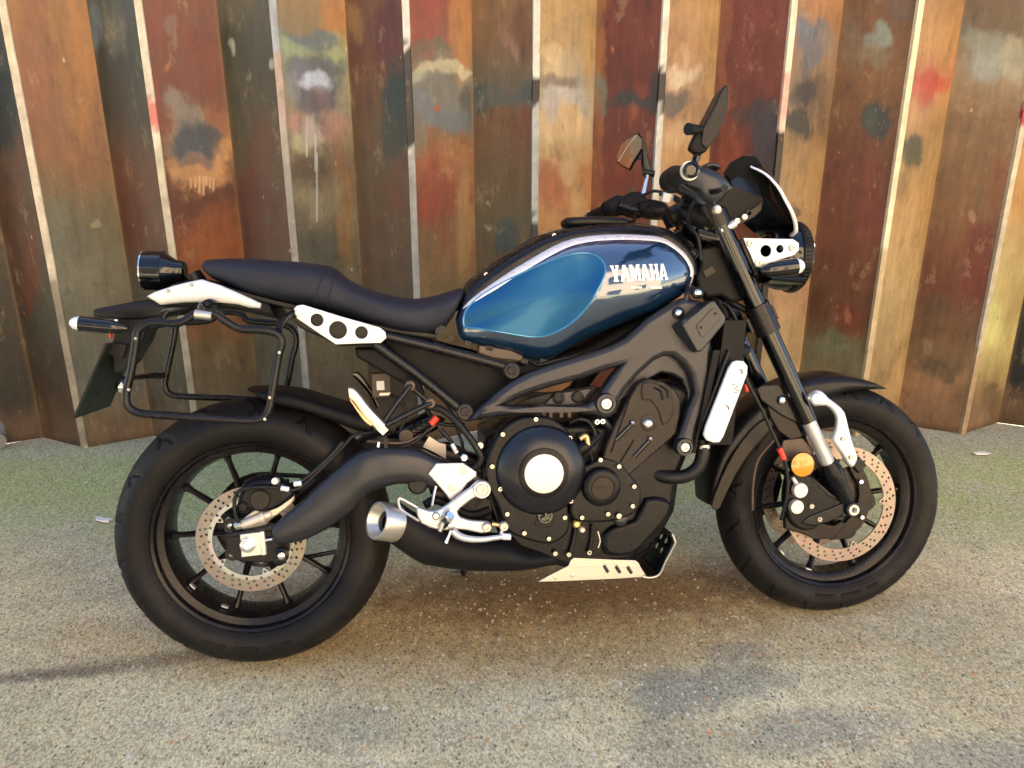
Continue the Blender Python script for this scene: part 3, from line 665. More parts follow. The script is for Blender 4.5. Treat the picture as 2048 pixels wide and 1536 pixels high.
def drainpipe():
    b = MB(); p = fold_pt(-1, True); q = Vector((-2.075, 2.96, 0))
    e = bpy.data.objects.new('drainpipe', None); COL.objects.link(e); e.location = q
    gm = mat('grey_pipe', (.20, .20, .19), .6, dust=.3)
    tube([(0, 0, .12), (0, 0, 2.2)], .035, b, smooth=False); b.build('pipe', gm, e)
    tube([(.0, 0, .17), (.004, -.01, .10), (.03, -.05, .045), (.05, -.09, .035)], [.038, .038, .037, .037]).build('shoe', gm, e)
    for z in (.20, .30):
        lathe([(-.012, .036), (-.01, .044), (.01, .044), (.012, .036)], (0, 0, z), (0, 0, 1)).build('collar', gm, e)
    tag(e, 'grey drainpipe with ribbed foot at the far left edge beside the wall', 'pipe')
drainpipe()

# ============================================================ MOTORCYCLE
bike = bpy.data.objects.new('motorcycle', None); COL.objects.link(bike)
bike.matrix_world = Matrix(((BX.x, BY.x, BZ.x, BO.x), (BX.y, BY.y, BZ.y, BO.y), (BX.z, BY.z, BZ.z, BO.z), (0, 0, 0, 1)))
tag(bike, 'blue and black motorcycle with silver tank stripe, leaning before the rusty wall', 'motorcycle')
B = bike
WB_ = 1.44
R2V = lambda o, y: (o.x, y, o.z)

def part(name, mb, m, parent=None, angle=40, smooth=True, origin=None, label=None):
    o = mb.build(name, m, parent or B, angle, smooth, origin)
    if label: o['label'] = label
    return o

def bolt(px, py, y, r=.0060, h=.006, m='bolt', parent=None, name='bolt', hexa=True):
    """socket-head bolt seen from the right side"""
    c = S(px, py, y)
    b = lathe([(0, r * 1.0), (h * .8, r), (h, r * .86), (h, r * .5), (h * .4, r * .45)], (c.x, c.y, c.z), (0, -1, 0), k=18)
    return part(name, b, m, parent)

# ---------------------------------------------------------- wheels
def make_wheel(name, cx, R, prof, bead, spoke0, wide, disc_y, disc_r, discm):
    O = (cx, 0, R)
    w = bpy.data.objects.new(name, None); COL.objects.link(w); w.parent = B; w.location = O
    seg = 720
    cp = catmull([(y, r) for r, y in prof] + [(-y, r) for r, y in prof[-2::-1]], 4)
    cp = [tuple(q) for q in cp]
    K = len(cp); v = []
    for i in range(seg):
        a = 2 * pi * i / seg
        for (y, r) in cp:
            g = 0.
            ay = abs(y)
            if r > prof[3][0] - .012:         # tread grooves
                s = 1 if y > 0 else -1
                n = 17
                ph = (i / seg * n + s * .25 + ay / wide * .55) % 1.0
                if .18 * wide < ay < .95 * wide and ph < .12: g = .0060
                ph2 = (i / seg * n + s * .25 + .5 - ay / wide * .4) % 1.0
                if .45 * wide < ay < .85 * wide and ph2 < .10: g = .0055
            v.append(((r - g) * cos(a), y, (r - g) * sin(a)))
    # raised band and lettering blocks on the sidewall
    f = grid_faces(seg, K, False)
    for j in range(K - 1): f.append(((seg - 1) * K + j, (seg - 1) * K + j + 1, j + 1, j))
    mb = MB().add(v, f)
    t = link('tyre', mesh('tyre', mb.v, mb.f, 50), 'rubber', w)
    # raised ribs round the sidewall, and the moulded letters
    rb = MB()
    for yy in (-1, 1):
        for rr in (bead + .012, bead + .026):
            yq = np.interp(rr, [p[0] for p in prof[:3]], [p[1] for p in prof[:3]])
            tube([(rr * cos(2 * pi * i / 90), yy * yq, rr * sin(2 * pi * i / 90)) for i in range(90)], .0011, rb, k=6, closed=True, smooth=False)
    rr = bead + .034; yq = -np.interp(rr, [p[0] for p in prof[:3]], [p[1] for p in prof[:3]]) - .0002
    # rim: barrel, flanges and inner well
    wr = wide * .80
    rp = [(-wr, bead + .004), (-wr - .004, bead), (-wr, bead - .006), (-wr + .012, bead - .010), (-wr + .018, bead - .024), (-.025, bead - .030), (.025, bead - .030), (wr - .018, bead - .024), (wr - .012, bead - .010), (wr, bead - .006), (wr + .004, bead), (wr, bead + .004),
          (wr - .01, bead + .002), (-wr + .01, bead + .002)]
    v = []; n = 160
    for i in range(n):
        a = 2 * pi * i / n
        for (y, r) in rp: v.append((r * cos(a), y, r * sin(a)))
    K = len(rp); f = []
    for i in range(n):
        for j in range(K): f.append((i * K + j, i * K + (j + 1) % K, ((i + 1) % n) * K + (j + 1) % K, ((i + 1) % n) * K + j))
    link('rim', mesh('rim', v, f, 35), 'rim', w)
    link('sidewall_rib', mesh('sidewall_rib', rb.v, rb.f, 50), 'rubber', w)
    hb = lathe([(-wide * .78, .030), (-wide * .76, .036), (-.03, .034), (.03, .034), (wide * .76, .036), (wide * .78, .030)], (0, 0, 0), (0, 1, 0))
    link('hub', mesh('hub', hb.v, hb.f), 'rim', w)
    sp = MB()
    tube([(.03, 0, 0), (.06, 0, 0), (bead - .045, 0, 0), (bead - .028, 0, 0)], [.013, .0085, .0065, .011], sp, smooth=False, k=10)
    sp.v = [(x, y * 1.5, z) for x, y, z in sp.v]
    me = mesh('spoke', sp.v, sp.f)
    for k in range(10):
        s = link('spoke', me, 'rim', w); s.rotation_euler = (0, radians(spoke0 + 36 * k), 0)
    # wheel weights stuck to the inner barrel
    for k, a in enumerate((spoke0 + 115, spoke0 + 142)):
        bx = box((0, 0, 0), (.016, .012, .003)); o = link('wheel_weight', mesh('wheel_weight', bx.v, bx.f), 'silver', w)
        q = radians(a); rr = bead - .0325
        o.location = (rr * cos(q), -.03, -rr * sin(q)); o.rotation_euler = (0, q + pi / 2, 0)
    # brake discs
    for dy in disc_y:
        ri = disc_r * .70 if name == 'rear_wheel' else disc_r * .78
        ring = []; tabs = 5
        for i in range(200):
            a = 2 * pi * i / 200; d = abs(((a * tabs / (2 * pi)) + .5) % 1 - .5)
            tb = max(0, 1 - (d / .055) ** 2) ** .5 if d < .055 else 0
            ring.append(((ri - .013 * tb) * cos(a), (ri - .013 * tb) * sin(a)))
        out = [(disc_r * cos(2 * pi * i / 120), disc_r * sin(2 * pi * i / 120)) for i in range(120)]
        holes = [ring]; nh = 36
        for i in range(nh):
            a = 2 * pi * i / nh
            for j, q in enumerate((.30, .62) if i % 2 else (.14, .46, .78)):
                aa = a + j * .045; rr = ri + (disc_r - ri) * (q * .9 + .08)
                holes.append([(rr * cos(aa) + .0029 * cos(pi * u / 4), rr * sin(aa) + .0029 * sin(pi * u / 4)) for u in range(8)])
        for i in range(tabs):
            a = 2 * pi * i / tabs; rr = ri - .004
            holes.append([(rr * cos(a) + .0035 * cos(pi * u / 5), rr * sin(a) + .0035 * sin(pi * u / 5)) for u in range(10)])
        dmb = plate(out, dy, .0045, .0006, holes)
        o = link('brake_disc', mesh('brake_disc', dmb.v, dmb.f, 30), discm, w)
        # dark carrier with its fixings
        cr = []
        for i in range(100):
            a = 2 * pi * i / 100; d = abs(((a * tabs / (2 * pi)) + .5) % 1 - .5)
            cr.append(((ri * .62 + ri * .22 * max(0, 1 - (d / .3) ** 2)) * cos(a), (ri * .62 + ri * .22 * max(0, 1 - (d / .3) ** 2)) * sin(a)))
        cm = plate(cr, dy * .93, .005, .001, [[(.035 * cos(2 * pi * i / 24), .035 * sin(2 * pi * i / 24)) for i in range(24)]])
        link('disc_carrier', mesh('disc_carrier', cm.v, cm.f, 30), 'rim', w)
        for i in range(tabs):
            a = 2 * pi * i / tabs + (.31 if name == 'front_wheel' else 0); rr = ri * .66
            s = -1 if dy < 0 else 1
            bm_ = lathe([(0, .006), (.004, .006), (.005, .004)], (rr * cos(a), dy * .93 + s * .002, rr * sin(a)), (0, s, 0), k=14)
            link('disc_bolt', mesh('disc_bolt', bm_.v, bm_.f), 'bolt', w)
    return w

REAR = [(.2195, .068), (.238, .084), (.262, .090), (.285, .079), (.303, .052), (.312, .026), (.315, 0)]
FRONT = [(.2195, .046), (.238, .057), (.260, .060), (.279, .050), (.292, .030), (.2985, .013), (.300, 0)]
rw = make_wheel('rear_wheel', 0, .315, REAR, .2205, 0, .090, (-.076,), .1225, 'disc_rear')
fw = make_wheel('front_wheel', WB_, .300, FRONT, .2205, -4, .060, (-.066, .066), .149, 'disc_front')
# sprocket and chain on the far side
teeth = [((.112 + (.006 if i % 4 < 2 else 0)) * cos(2 * pi * i / 180), (.112 + (.006 if i % 4 < 2 else 0)) * sin(2 * pi * i / 180)) for i in range(180)]
sm = plate(teeth, .088, .007, .001, [(.078 * cos(a), .078 * sin(a), .016) for a in np.linspace(0, 2 * pi, 7)[:-1]])
sm.shift((0, 0, .315)); part('sprocket', sm, 'satin')
ch = MB(); up = [(0 + .115 * sin(a), .088, .315 + .115 * cos(a)) for a in np.linspace(-pi, .08, 24)]
path = [(.58, .088, .362)] + [(p[0], p[1], p[2]) for p in up[::-1]] + [(.58, .088, .27)]
tube(path, .006, ch, smooth=False, k=8); part('chain', ch, 'satin')

# moulded tyre lettering, blocky strokes too small to read in the photo
def tyre_marks(w, rr, y, a0, a1, n):
    b = MB(); r = random.Random(5)
    for k in range(n):
        a = a0 + (a1 - a0) * k / n
        if k % 6 == 5: continue
        hh = .014
        for dx in (0, .45):
            q = a + (a1 - a0) / n * dx
            c = (rr * cos(q), y, rr * sin(q))
            box(c, (hh, .0030, .0026), Matrix.Rotation(-q, 3, 'Y'), b)
        q = a + (a1 - a0) / n * .22
        box(((rr + r.choice((-.003, 0, .003))) * cos(q), y, rr * sin(q)), (.0026, .0030, .0055), Matrix.Rotation(-q, 3, 'Y'), b)
    link('moulded_letters', mesh('moulded_letters', b.v, b.f), 'rubber', w)
tyre_marks(rw, .258, -.0905, radians(-118), radians(-72), 17)
tyre_marks(fw, .246, -.0590, radians(-104), radians(-62), 15)

# ---------------------------------------------------------- swingarm and rear end
SWU = [(545, 1053), (600, 1005), (640, 967), (680, 932), (712, 908), (745, 897), (790, 894), (835, 898), (875, 916), (930, 935), (975, 948)]
SWL = [(562, 1092), (612, 1080), (660, 1056), (700, 1028), (735, 992), (768, 977), (800, 970), (838, 972), (872, 984), (925, 992), (975, 1000)]
sw = band(SWU, SWL, [-.118] * 4 + [-.12] * 3 + [-.11] * 4, [.020, .024, .026, .028, .03, .03, .03, .03, .028, .026, .02], n=2.6, cap=.01)
part('swingarm', sw, 'frame', angle=60)
part('swingarm_far_arm', band(SWU, SWL, -.118, .024, n=2.6).mirror(), 'frame', angle=60)
tube([(.49, -.12, .395), (.49, .12, .395)], .04, mb=(b := MB()), smooth=False, k=24); part('swingarm_crossmember', b, 'frame')
# axle carrier
pl = pplate([(452, 1068), (480, 1062), (520, 1056), (552, 1044), (576, 1062), (580, 1100), (560, 1122), (520, 1124), (480, 1120), (455, 1104)], -.105, .012, .003)
part('axle_plate', pl, 'black')
part('axle_plate_rib', band([(452, 1066), (500, 1058), (548, 1046)], [(455, 1076), (502, 1070), (556, 1062)], -.113, .008, n=3), 'satin')
part('chain_adjuster', pplate([(481, 1068), (521, 1063), (526, 1108), (484, 1113)], -.118, .014, .002), 'cream')
part('chain_adjuster_end', pplate([(520, 1062), (529, 1061), (534, 1107), (525, 1109)], -.119, .018, .0015), 'cream')
c = S(497, 1088, -.124)
part('axle_nut', lathe([(0, .017), (.004, .018), (.012, .0165), (.014, .012), (.014, .007), (.004, .006)], c, (0, -1, 0), k=24), 'chrome')
tube([S(528, 1081, -.122), S(545, 1078, -.122)], .0035, mb=(b := MB()), smooth=False); part('adjuster_screw', b, 'chrome')
c = S(563, 1110, -.118)
part('paddock_bobbin', lathe([(0, .017), (.006, .017), (.010, .011), (.022, .010), (.026, .014), (.034, .014), (.036, .008)], c, (0, -1, 0), k=24), 'satin')
c = S(563, 1111, -.153); part('bobbin_bolt', lathe([(0, .0075), (.004, .0075), (.005, .004)], c, (0, -1, 0), k=16), 'chrome')
tube([(0, -.12, .315), (0, .12, .315)], .011, mb=(b := MB()), smooth=False); part('rear_axle', b, 'bolt')
# rear caliper
part('caliper_bracket', pplate([(585, 978), (589, 1000), (566, 1022), (540, 1040), (528, 1058), (494, 1062), (482, 1048), (497, 1028), (520, 1014), (560, 1000), (575, 985)], -.094, .014, .004, smooth=3), 'cast')
cal = pplate([(478, 1000), (486, 978), (500, 962), (530, 955), (562, 960), (584, 972), (588, 990), (574, 1002), (556, 1014), (530, 1022), (505, 1018), (492, 1026), (478, 1020)], -.098, .036, .009, smooth=3)
rc = part('rear_caliper', cal, 'engine')
part('piston_cover', lathe([(0, .023), (.008, .023), (.011, .020), (.011, .001)], S(521, 998, -.112), (0, -1, 0)), 'cover', rc)
part('slide_pin', lathe([(0, .014), (.005, .014), (.010, .008)], S(487, 1012, -.110), (0, -1, 0), k=20), 'engine', rc)
part('slide_cylinder', lathe([(0, .010), (.05, .012), (.052, .014), (.06, .014), (.062, .010), (.075, .0095)], S(478, 1052, -.108), (S(520, 1036, -.10) - S(478, 1052, -.10)), k=24), 'cast')
part('pin_cap', lathe([(-.012, .004), (-.008, .010), (.0, .012), (.006, .012)], S(478, 1050, -.112), (S(520, 1036, -.10) - S(478, 1052, -.10)), k=20), 'bolt')
part('caliper_top', band([(490, 963), (520, 952), (550, 953), (568, 962)], [(486, 978), (520, 972), (552, 972), (572, 978)], -.085, .02, n=3, cap=.006), 'engine')
part('banjo_bolt', lathe([(0, .009), (.008, .009), (.012, .007), (.018, .007)], S(552, 962, -.108), (0, -1, .2), k=12), 'cream')
hose = [S(478, 1048, -.118), S(470, 1025, -.122), S(470, 996, -.122), S(482, 980, -.124), S(520, 974, -.126), S(560, 976, -.126), S(588, 980, -.124), S(612, 966, -.12), S(650, 930, -.112), S(682, 898, -.10), S(706, 872, -.09), S(735, 866, -.09)]
part('brake_hose', tube(hose, .0042), 'hose')
part('hose_sleeve', tube([S(592, 970, -.118), S(620, 950, -.116), S(655, 918, -.108), S(686, 884, -.098)], .0055), 'hose')
part('hose_clip', tube([S(562, 976, -.13), S(578, 979, -.13)], .0058, smooth=False), 'clear')
part('hose_spring', tube([S(588, 968, -.125), S(603, 966, -.124)], .0062, smooth=False), 'clear')
# hugger over the rear tyre
HU = [(489, 781), (520, 780), (560, 781), (600, 788), (640, 800), (680, 812), (715, 822), (740, 836)]
HLo = [(492, 787), (523, 806), (557, 817), (600, 826), (640, 840), (672, 852), (712, 868), (742, 872)]
part('rear_hugger', band(HU, HLo, 0, [.05, .078, .090, .094, .094, .092, .088, .08], n=3.2, cap=.004, yu=-.07, yl=-.095), 'matt', angle=50)

# ---------------------------------------------------------- silencer
A0 = S(790, 1047, -.150); tipax = Vector((-.74, -.50, .30)).normalized()
SU = [(798, 1008), (830, 1030), (870, 1048), (935, 1070), (1013, 1078), (1052, 1092), (1100, 1092), (1180, 1092), (1260, 1084)]
SL = [(772, 1084), (800, 1106), (838, 1129), (880, 1139), (940, 1146), (1013, 1147), (1060, 1142), (1110, 1132), (1190, 1128), (1270, 1118)]
part('silencer', band(SU, SL[:1] + SL[2:], [-.142, -.140, -.135, -.125, -.11, -.09, -.06, -.03, 0], [.036, .044, .052, .056, .062, .066, .06, .055, .05], n=2.1, k=36, cap=.006), 'matt', angle=60)
tip = lathe([(-.010, .020), (.012, .0225), (.014, .0195), (-.020, .0185), (-.045, .018)], (0, 0, 0), (1, 0, 0), k=48)
def along(prof, o, ax, k=48): return lathe(prof, o, ax, k=k, cap=False)
tb = MB(); O = S(790, 1046, -.150)
lathe([(-.004, .038), (0, .0425), (.046, .0425), (.050, .0405), (.050, .036), (.030, .0265), (.028, .024), (-.03, .019), (-.03, .001)], O, tipax, tb, k=56, cap=False)
st = part('silencer_tip', tb, 'alu', angle=35)
part('outlet_pipe', lathe([(-.028, .0195), (.020, .0195), (.020, .0185), (-.026, .0185), (-.026, .001)], O + tipax * .0015, tipax, k=36, cap=False), 'gloss', st)
part('silencer_bolt', lathe([(0, .005), (.004, .005), (.005, .003)], S(777, 1068, -.186), (0, -1, -.2), k=12), 'bolt')
for q in ((860, 1108), (915, 1126), (930, 1080)): bolt(*q, -.175, .005, .003, 'engine', name='heat_shield_screw')

# ---------------------------------------------------------- seat and tail
SEU = [(404, 527), (414, 519), (450, 516), (500, 516), (560, 520), (610, 524), (648, 529), (672, 538), (694, 557), (735, 577), (785, 591), (830, 597), (870, 591), (900, 582), (922, 576), (928, 582)]
SEL = [(405, 548), (418, 559), (455, 573), (505, 594), (560, 607), (605, 616), (640, 624), (665, 630), (694, 638), (735, 650), (785, 664), (830, 672), (862, 674), (885, 668), (905, 640), (918, 612)]
seat = band(SEU, SEL, 0, [.065, .088, .10, .112, .118, .12, .122, .122, .118, .125, .13, .125, .115, .10, .09, .08], n=2.9, k=40, cap=.006, yu=-.05, yl=-.10)
so = part('seat', seat, 'seat', angle=70)
def seam(px0, px1, off=0.):
    a, b_ = px0, px1; pts = []
    for t in np.linspace(0, 1, 10):
        q = S(a[0] + (b_[0] - a[0]) * t, a[1] + (b_[1] - a[1]) * t, -.1)
        yy = -(.122 + .0012) * min(1, (abs(1 - (abs(2 * (.06 + .9 * t) - 1)) ** 2.9)) ** (1 / 2.9))
        pts.append((q.x, yy, q.z))
    return tube(pts, .0016, k=6)
part('seat_seam', seam((652, 532), (626, 622)), 'seat', so); part('seat_seam', seam((674, 540), (650, 628)), 'seat', so)
part('seat_base', band([(420, 560), (520, 588), (620, 612), (740, 640), (870, 664)], [(424, 566), (522, 604), (622, 630), (742, 664), (872, 680)], 0, .095, n=4), 'black')
tp = pplate([(297, 593), (313, 584), (353, 571), (385, 563), (407, 559), (445, 571), (485, 588), (525, 607), (523, 617), (500, 615), (479, 609), (428, 604), (366, 605), (325, 610)], -.085, .05, .012)
part('tail_side_cover', tp, 'white', angle=60); part('tail_side_cover', tp.mirror(), 'white', angle=60)
part('tail_body', band([(320, 600), (370, 585), (420, 575), (480, 585), (540, 600)], [(320, 614), (370, 618), (420, 622), (480, 624), (560, 640)], 0, [.05, .07, .08, .09, .10], n=4), 'black')
for q in ((337, 582), (384, 570)): bolt(*q, -.112, .004, .003, 'bolt', name='cover_screw')
# round tail lamp
tl0, tl1 = S(372, 543, 0), S(287, 541, 0)
ax = (tl1 - tl0); L = ax.length
tlb = lathe([(0, .018), (.004, .023), (.02, .026), (L * .50, .043), (L * .52, .0445), (L * .93, .0445), (L * .97, .044), (L, .041)], tl0, ax, k=48)
tl = part('tail_lamp', tlb, 'gloss', angle=30)
part('tail_lamp_trim', lathe([(L * .955, .0446), (L * .96, .0458), (L * .985, .0455), (L * .99, .044)], tl0, ax, k=48, cap=False), 'chrome', tl)
part('tail_lamp_seam', lathe([(L * .50, .044), (L * .505, .0455), (L * .52, .0455), (L * .525, .044)], tl0, ax, k=48, cap=False), 'gloss', tl)
part('lens', lathe([(0, .040), (.003, .034), (.006, .001)], tl1, ax, k=48), M['red'], tl)
tube([S(385, 548, 0), S(400, 570, 0)], .02, mb=(b := MB()), smooth=False); part('tail_lamp_stem', b, 'black')
part('lamp_bracket', band([(352, 566), (380, 560)], [(352, 578), (382, 572)], 0, .03, n=4), 'black')
# number plate carrier
part('plate_arm', band([(184, 621), (190, 617), (220, 611), (288, 599), (330, 604), (380, 608)], [(184, 632), (192, 636), (240, 640), (288, 639), (330, 634), (380, 628)], 0, [.045, .05, .055, .06, .06, .05], n=6, cap=.003, yu=-.05, yl=-.05), 'black')
part('plate_bracket', prism(P2([(238, 636), (300, 636), (284, 682), (255, 730), (232, 745), (226, 690)], -.04), -.045, P2([(238, 636), (300, 636), (284, 682), (255, 730), (232, 745), (226, 690)], -.04), .045), 'black', angle=30)
part('plate_light', prism(P2([(226, 685), (254, 690), (246, 716), (212, 706)], -.06), -.065, P2([(226, 685), (254, 690), (246, 716), (212, 706)], -.06), .065), 'black', angle=30)
n0, n1 = S(212, 688, -.10), S(148, 836, -.10)
dn = (n1 - n0).normalized(); nn = Vector((dn.z, 0, -dn.x)) * .0025
pv = []
for q in (n0, n1):
    for yy in (-.10, .105):
        for s in (-1, 1): pv.append((q.x + nn.x * s, yy, q.z + nn.z * s))
part('number_plate', MB().add(pv, [(0, 1, 3, 2), (4, 6, 7, 5), (0, 4, 5, 1), (2, 3, 7, 6), (0, 2, 6, 4), (1, 5, 7, 3)]), mat('number_plate_back', (.010, .014, .012), .4, spec=.2), angle=30)
part('plate_slot', tube([S(190, 790, -.02), S(205, 735, -.02), S(225, 700, -.02)], .008), 'gloss')
part('plate_reflector', lathe([(-.02, .006), (0, .014), (.006, .014), (.012, .004)], S(243, 772, -.05), (-.5, -.8, -.1), k=24), 'chrome')
# rear indicators
for s in (1, -1):
    a, b_ = S(226, 654, -.13), S(160, 647, -.13); a.y *= s; b_.y *= s; d = b_ - a; L2 = d.length
    ri = part('rear_indicator', lathe([(-.03, .005), (-.012, .012), (0, .014), (L2 * .5, .016), (L2, .0165)], a, d, k=28), 'gloss')
    part('indicator_lens', lathe([(L2, .0155), (L2 + .012, .013), (L2 + .019, .007), (L2 + .021, .001)], a, d, k=28), 'clear', ri)
part('indicator_stalk', tube([S(232, 655, -.13), S(236, 655, -.10), S(240, 650, .10), S(236, 655, .13)], .008), 'black')
part('red_side_reflector', box(S(222, 668, -.05), (.003, .012, .016)), 'red')

# ---------------------------------------------------------- pannier rack
near = [(276, 662), (271, 690), (262, 745), (252, 788), (256, 812), (278, 826), (320, 830), (377, 834), (440, 838), (496, 841), (524, 837), (538, 818), (547, 770), (556, 715), (563, 686), (556, 669), (532, 661), (505, 659), (479, 657), (455, 645), (431, 629), (410, 627), (390, 629), (366, 643), (345, 647), (322, 645), (296, 647)]
rk = part('pannier_rack', tube([S(*q, -.20) for q in near], .0085, m=5, k=12, closed=True), 'satin', label='near pannier rack hoop')
far = [(352, 652), (345, 690), (332, 752), (330, 774), (344, 790), (390, 794), (462, 797), (500, 799), (556, 797), (572, 776), (583, 720), (592, 684), (586, 660), (562, 648), (530, 645), (496, 641), (482, 628), (460, 624), (440, 625), (420, 640), (380, 645), (362, 643)]
part('pannier_rack', tube([S(*q, .20) for q in far], .0085, m=5, k=12, closed=True), 'satin', label='far pannier rack hoop')
part('rack_crossbar', tube([S(258, 760, -.20), S(240, 757, -.06), S(262, 756, .04), S(300, 752, .14), S(329, 751, .20)], [.006, .006, .006, .008, .008]), 'satin')
part('rack_strut', tube([S(556, 662, -.20), S(566, 640, -.17), S(585, 628, -.13)], .008), 'satin')
part('rack_strut', tube([S(405, 628, -.20), S(404, 614, -.16), S(425, 606, -.12), S(445, 628, .10)], .009), 'satin')
part('rack_clamp', tube([S(390, 628, -.203), S(424, 632, -.203)], .0098, smooth=False), 'alu')
part('rack_strut', tube([S(320, 645, -.20), S(330, 628, -.16), S(370, 622, -.10), S(395, 626, -.08)], .009), 'satin')
for q in ((272, 677), (258, 779), (559, 705), (540, 795), (530, 838)): bolt(*q, -.209, .0035, .003, 'bolt', name='rack_bolt')

# ---------------------------------------------------------- subframe
part('subframe_tube', tube([S(770, 671, -.115), S(873, 696, -.115), S(972, 722, -.118), S(1040, 743, -.12)], .0115, k=16), 'satin')
part('subframe_tube', tube([S(750, 688, -.115), S(826, 742, -.117), S(899, 800, -.12), S(932, 828, -.122)], .0118, smooth=False, k=16), 'satin')
part('subframe_tube', tube([S(600, 628, -.09), S(680, 655, -.10), S(772, 672, -.112)], .011, k=16), 'satin')
for z_ in ((770, 671, 972, 722), (750, 688, 930, 826)):
    b = tube([S(z_[0], z_[1], -.11), S(z_[2], z_[3], -.11)], .011, smooth=False, k=14).mirror(); part('subframe_tube', b, 'satin')
for q in ((1023, 741), (930, 823)):
    c = S(*q, -.125); part('frame_lug', lathe([(0, .020), (.010, .020), (.013, .017)], c, (0, -1, 0), k=24), 'satin'); bolt(*q, -.138, .010, .006, 'satin')
for q in ((872, 695), (955, 718)):
    a = S(q[0] - 6, q[1] - 2, -.115); b_ = S(q[0] + 6, q[1] + 2, -.115); part('tube_collar', tube([a, b_], .013, smooth=False, k=16), 'satin')
part('side_panel', pplate([(760, 672), (880, 700), (1020, 742), (1040, 765), (1000, 800), (960, 840), (930, 815), (900, 790), (800, 716)], -.07, .02, .003), 'matt')
part('battery_tray', pplate([(712, 695), (760, 694), (840, 752), (850, 790), (800, 760), (716, 712)], -.05, .10, .006), 'matt')
part('fuse_box', pplate([(958, 690), (1020, 700), (1045, 712), (1040, 722), (985, 716), (955, 706)], -.10, .02, .003), 'far_brown')
for q in ((900, 676), (935, 686), (978, 696), (1048, 722), (1085, 722)): part('connector', box(S(*q, -.10), (.016, .02, .010), Matrix.Rotation(.25, 3, 'Y')), 'black', angle=20)
part('connector', box(S(880, 660, -.09), (.02, .02, .02), Matrix.Rotation(.25, 3, 'Y')), 'black', angle=20)
br = pplate([(588, 617), (594, 611), (606, 609), (680, 632), (760, 655), (771, 664), (773, 676), (762, 686), (720, 687), (672, 689), (640, 668), (594, 637)], -.135, .006, .0015, [(634, 640, .0135), (676, 660, .019), (723, 665, .0135)])
part('seat_bracket', br, 'silver', angle=30)
part('bracket_backing', pplate([(584, 620), (592, 612), (760, 655), (768, 672), (755, 690), (680, 692), (600, 655), (588, 640)], -.11, .02, .004), 'black')
for q in ((596, 626), (759, 675)): bolt(*q, -.138, .007, .003, 'silver', name='bracket_screw')

# ---------------------------------------------------------- tank
TKpx = [(916, 655), (914, 640), (920, 622), (934, 604), (959, 583), (999, 555), (1038, 530), (1091, 499), (1130, 481), (1170, 472), (1223, 468), (1275, 469), (1315, 473), (1341, 484), (1368, 506), (1383, 530), (1386, 548), (1381, 567), (1368, 585), (1349, 600), (1302, 626), (1249, 645), (1196, 668), (1157, 686), (1130, 702), (1104, 716), (1078, 722), (1051, 717), (1012, 705), (959, 691), (927, 682), (918, 670)]
TY = -.085
TK = catmull(P2(TKpx, TY), 6, True)
TKC = np.array(P2([(1150, 590)], TY)[0])
tka = np.array([atan2(p[1] - TKC[1], p[0] - TKC[0]) for p in TK]); tkr = np.array([np.hypot(*(p - TKC)) for p in TK])
_o = np.argsort(tka); tka, tkr = tka[_o], tkr[_o]
DENT = np.array(catmull(P2([(930, 650), (932, 628), (950, 604), (985, 578), (1038, 550), (1091, 526), (1130, 512), (1165, 506), (1191, 512), (1205, 530), (1203, 552), (1188, 582), (1170, 614), (1144, 643), (1117, 661), (1091, 672), (1060, 674), (1012, 666), (959, 658), (938, 656)], -.15), 4, True))
DC = np.array(P2([(1085, 592)], -.15)[0]); dka = np.array([atan2(p[1] - DC[1], p[0] - DC[0]) for p in DENT]); dkr = np.array([np.hypot(*(p - DC)) for p in DENT]); _o = np.argsort(dka); dka, dkr = dka[_o], dkr[_o]
def inside_dist(p, poly):
    a = poly; b_ = np.roll(poly, -1, 0); d = b_ - a; t = np.clip(((p - a) * d).sum(1) / ((d * d).sum(1) + 1e-12), 0, 1)
    dist = np.sqrt((((a + d * t[:, None]) - p) ** 2).sum(1)).min()
    c = ((a[:, 1] > p[1]) != (b_[:, 1] > p[1])) & (p[0] < (b_[:, 0] - a[:, 0]) * (p[1] - a[:, 1]) / (b_[:, 1] - a[:, 1] + 1e-12) + a[:, 0])
    return dist if c.sum() % 2 else -dist
def tank_y(x, z, dent=True):
    p = np.array([x, z]); d = p - TKC; r = np.hypot(*d)
    R = np.interp(atan2(d[1], d[0]), tka, tkr, period=2 * pi); t = min(1, r / R)
    h = .088 * (1 - t ** 2.3) ** .56 + .006 * (1 - t)
    # fuller towards the front, tapering to the seat and inward at the belly
    h *= np.interp(x, [.42, .55, .75, .95, 1.10], [.72, .86, 1.0, 1.06, .98])
    h -= .030 * np.clip((TKC[1] - z) / .14, 0, 1.3) ** 1.5 * (1 - t)
    if dent:
        dd = p - DC; rd = np.hypot(*dd); td = rd / np.interp(atan2(dd[1], dd[0]), dka, dkr, period=2 * pi)
        k = max(0., 1 - td ** 2.4); fr = np.clip((x - .45) / .42, 0, 1)
        h -= (.012 + .014 * fr) * k
    return TY - h
tv = []; K = len(TK); rings = [1 - (i / 46) ** 1.25 * .985 for i in range(47)]
rings = sorted([1 - .985 * (1 - cos(pi / 2 * i / 54)) if i < 54 else .015 for i in range(55)], reverse=True)
for t in rings:
    for p in TK:
        q = TKC + (np.array(p) - TKC) * t; tv.append((q[0], tank_y(*q), q[1]))
tm = MB(); tf = grid_faces(len(rings), K); tf.append(tuple((len(rings) - 1) * K + j for j in range(K)))
tm.add(tv, tf)
far_side = tm.mirror(); k0 = len(tm.v); tm.add(far_side.v, far_side.f)
tm.f += [(j, j + k0, (j + 1) % K + k0, (j + 1) % K) for j in range(K)]
tank = part('fuel_tank', tm, 'tank', angle=75)
kv = []; KD = len(DENT)
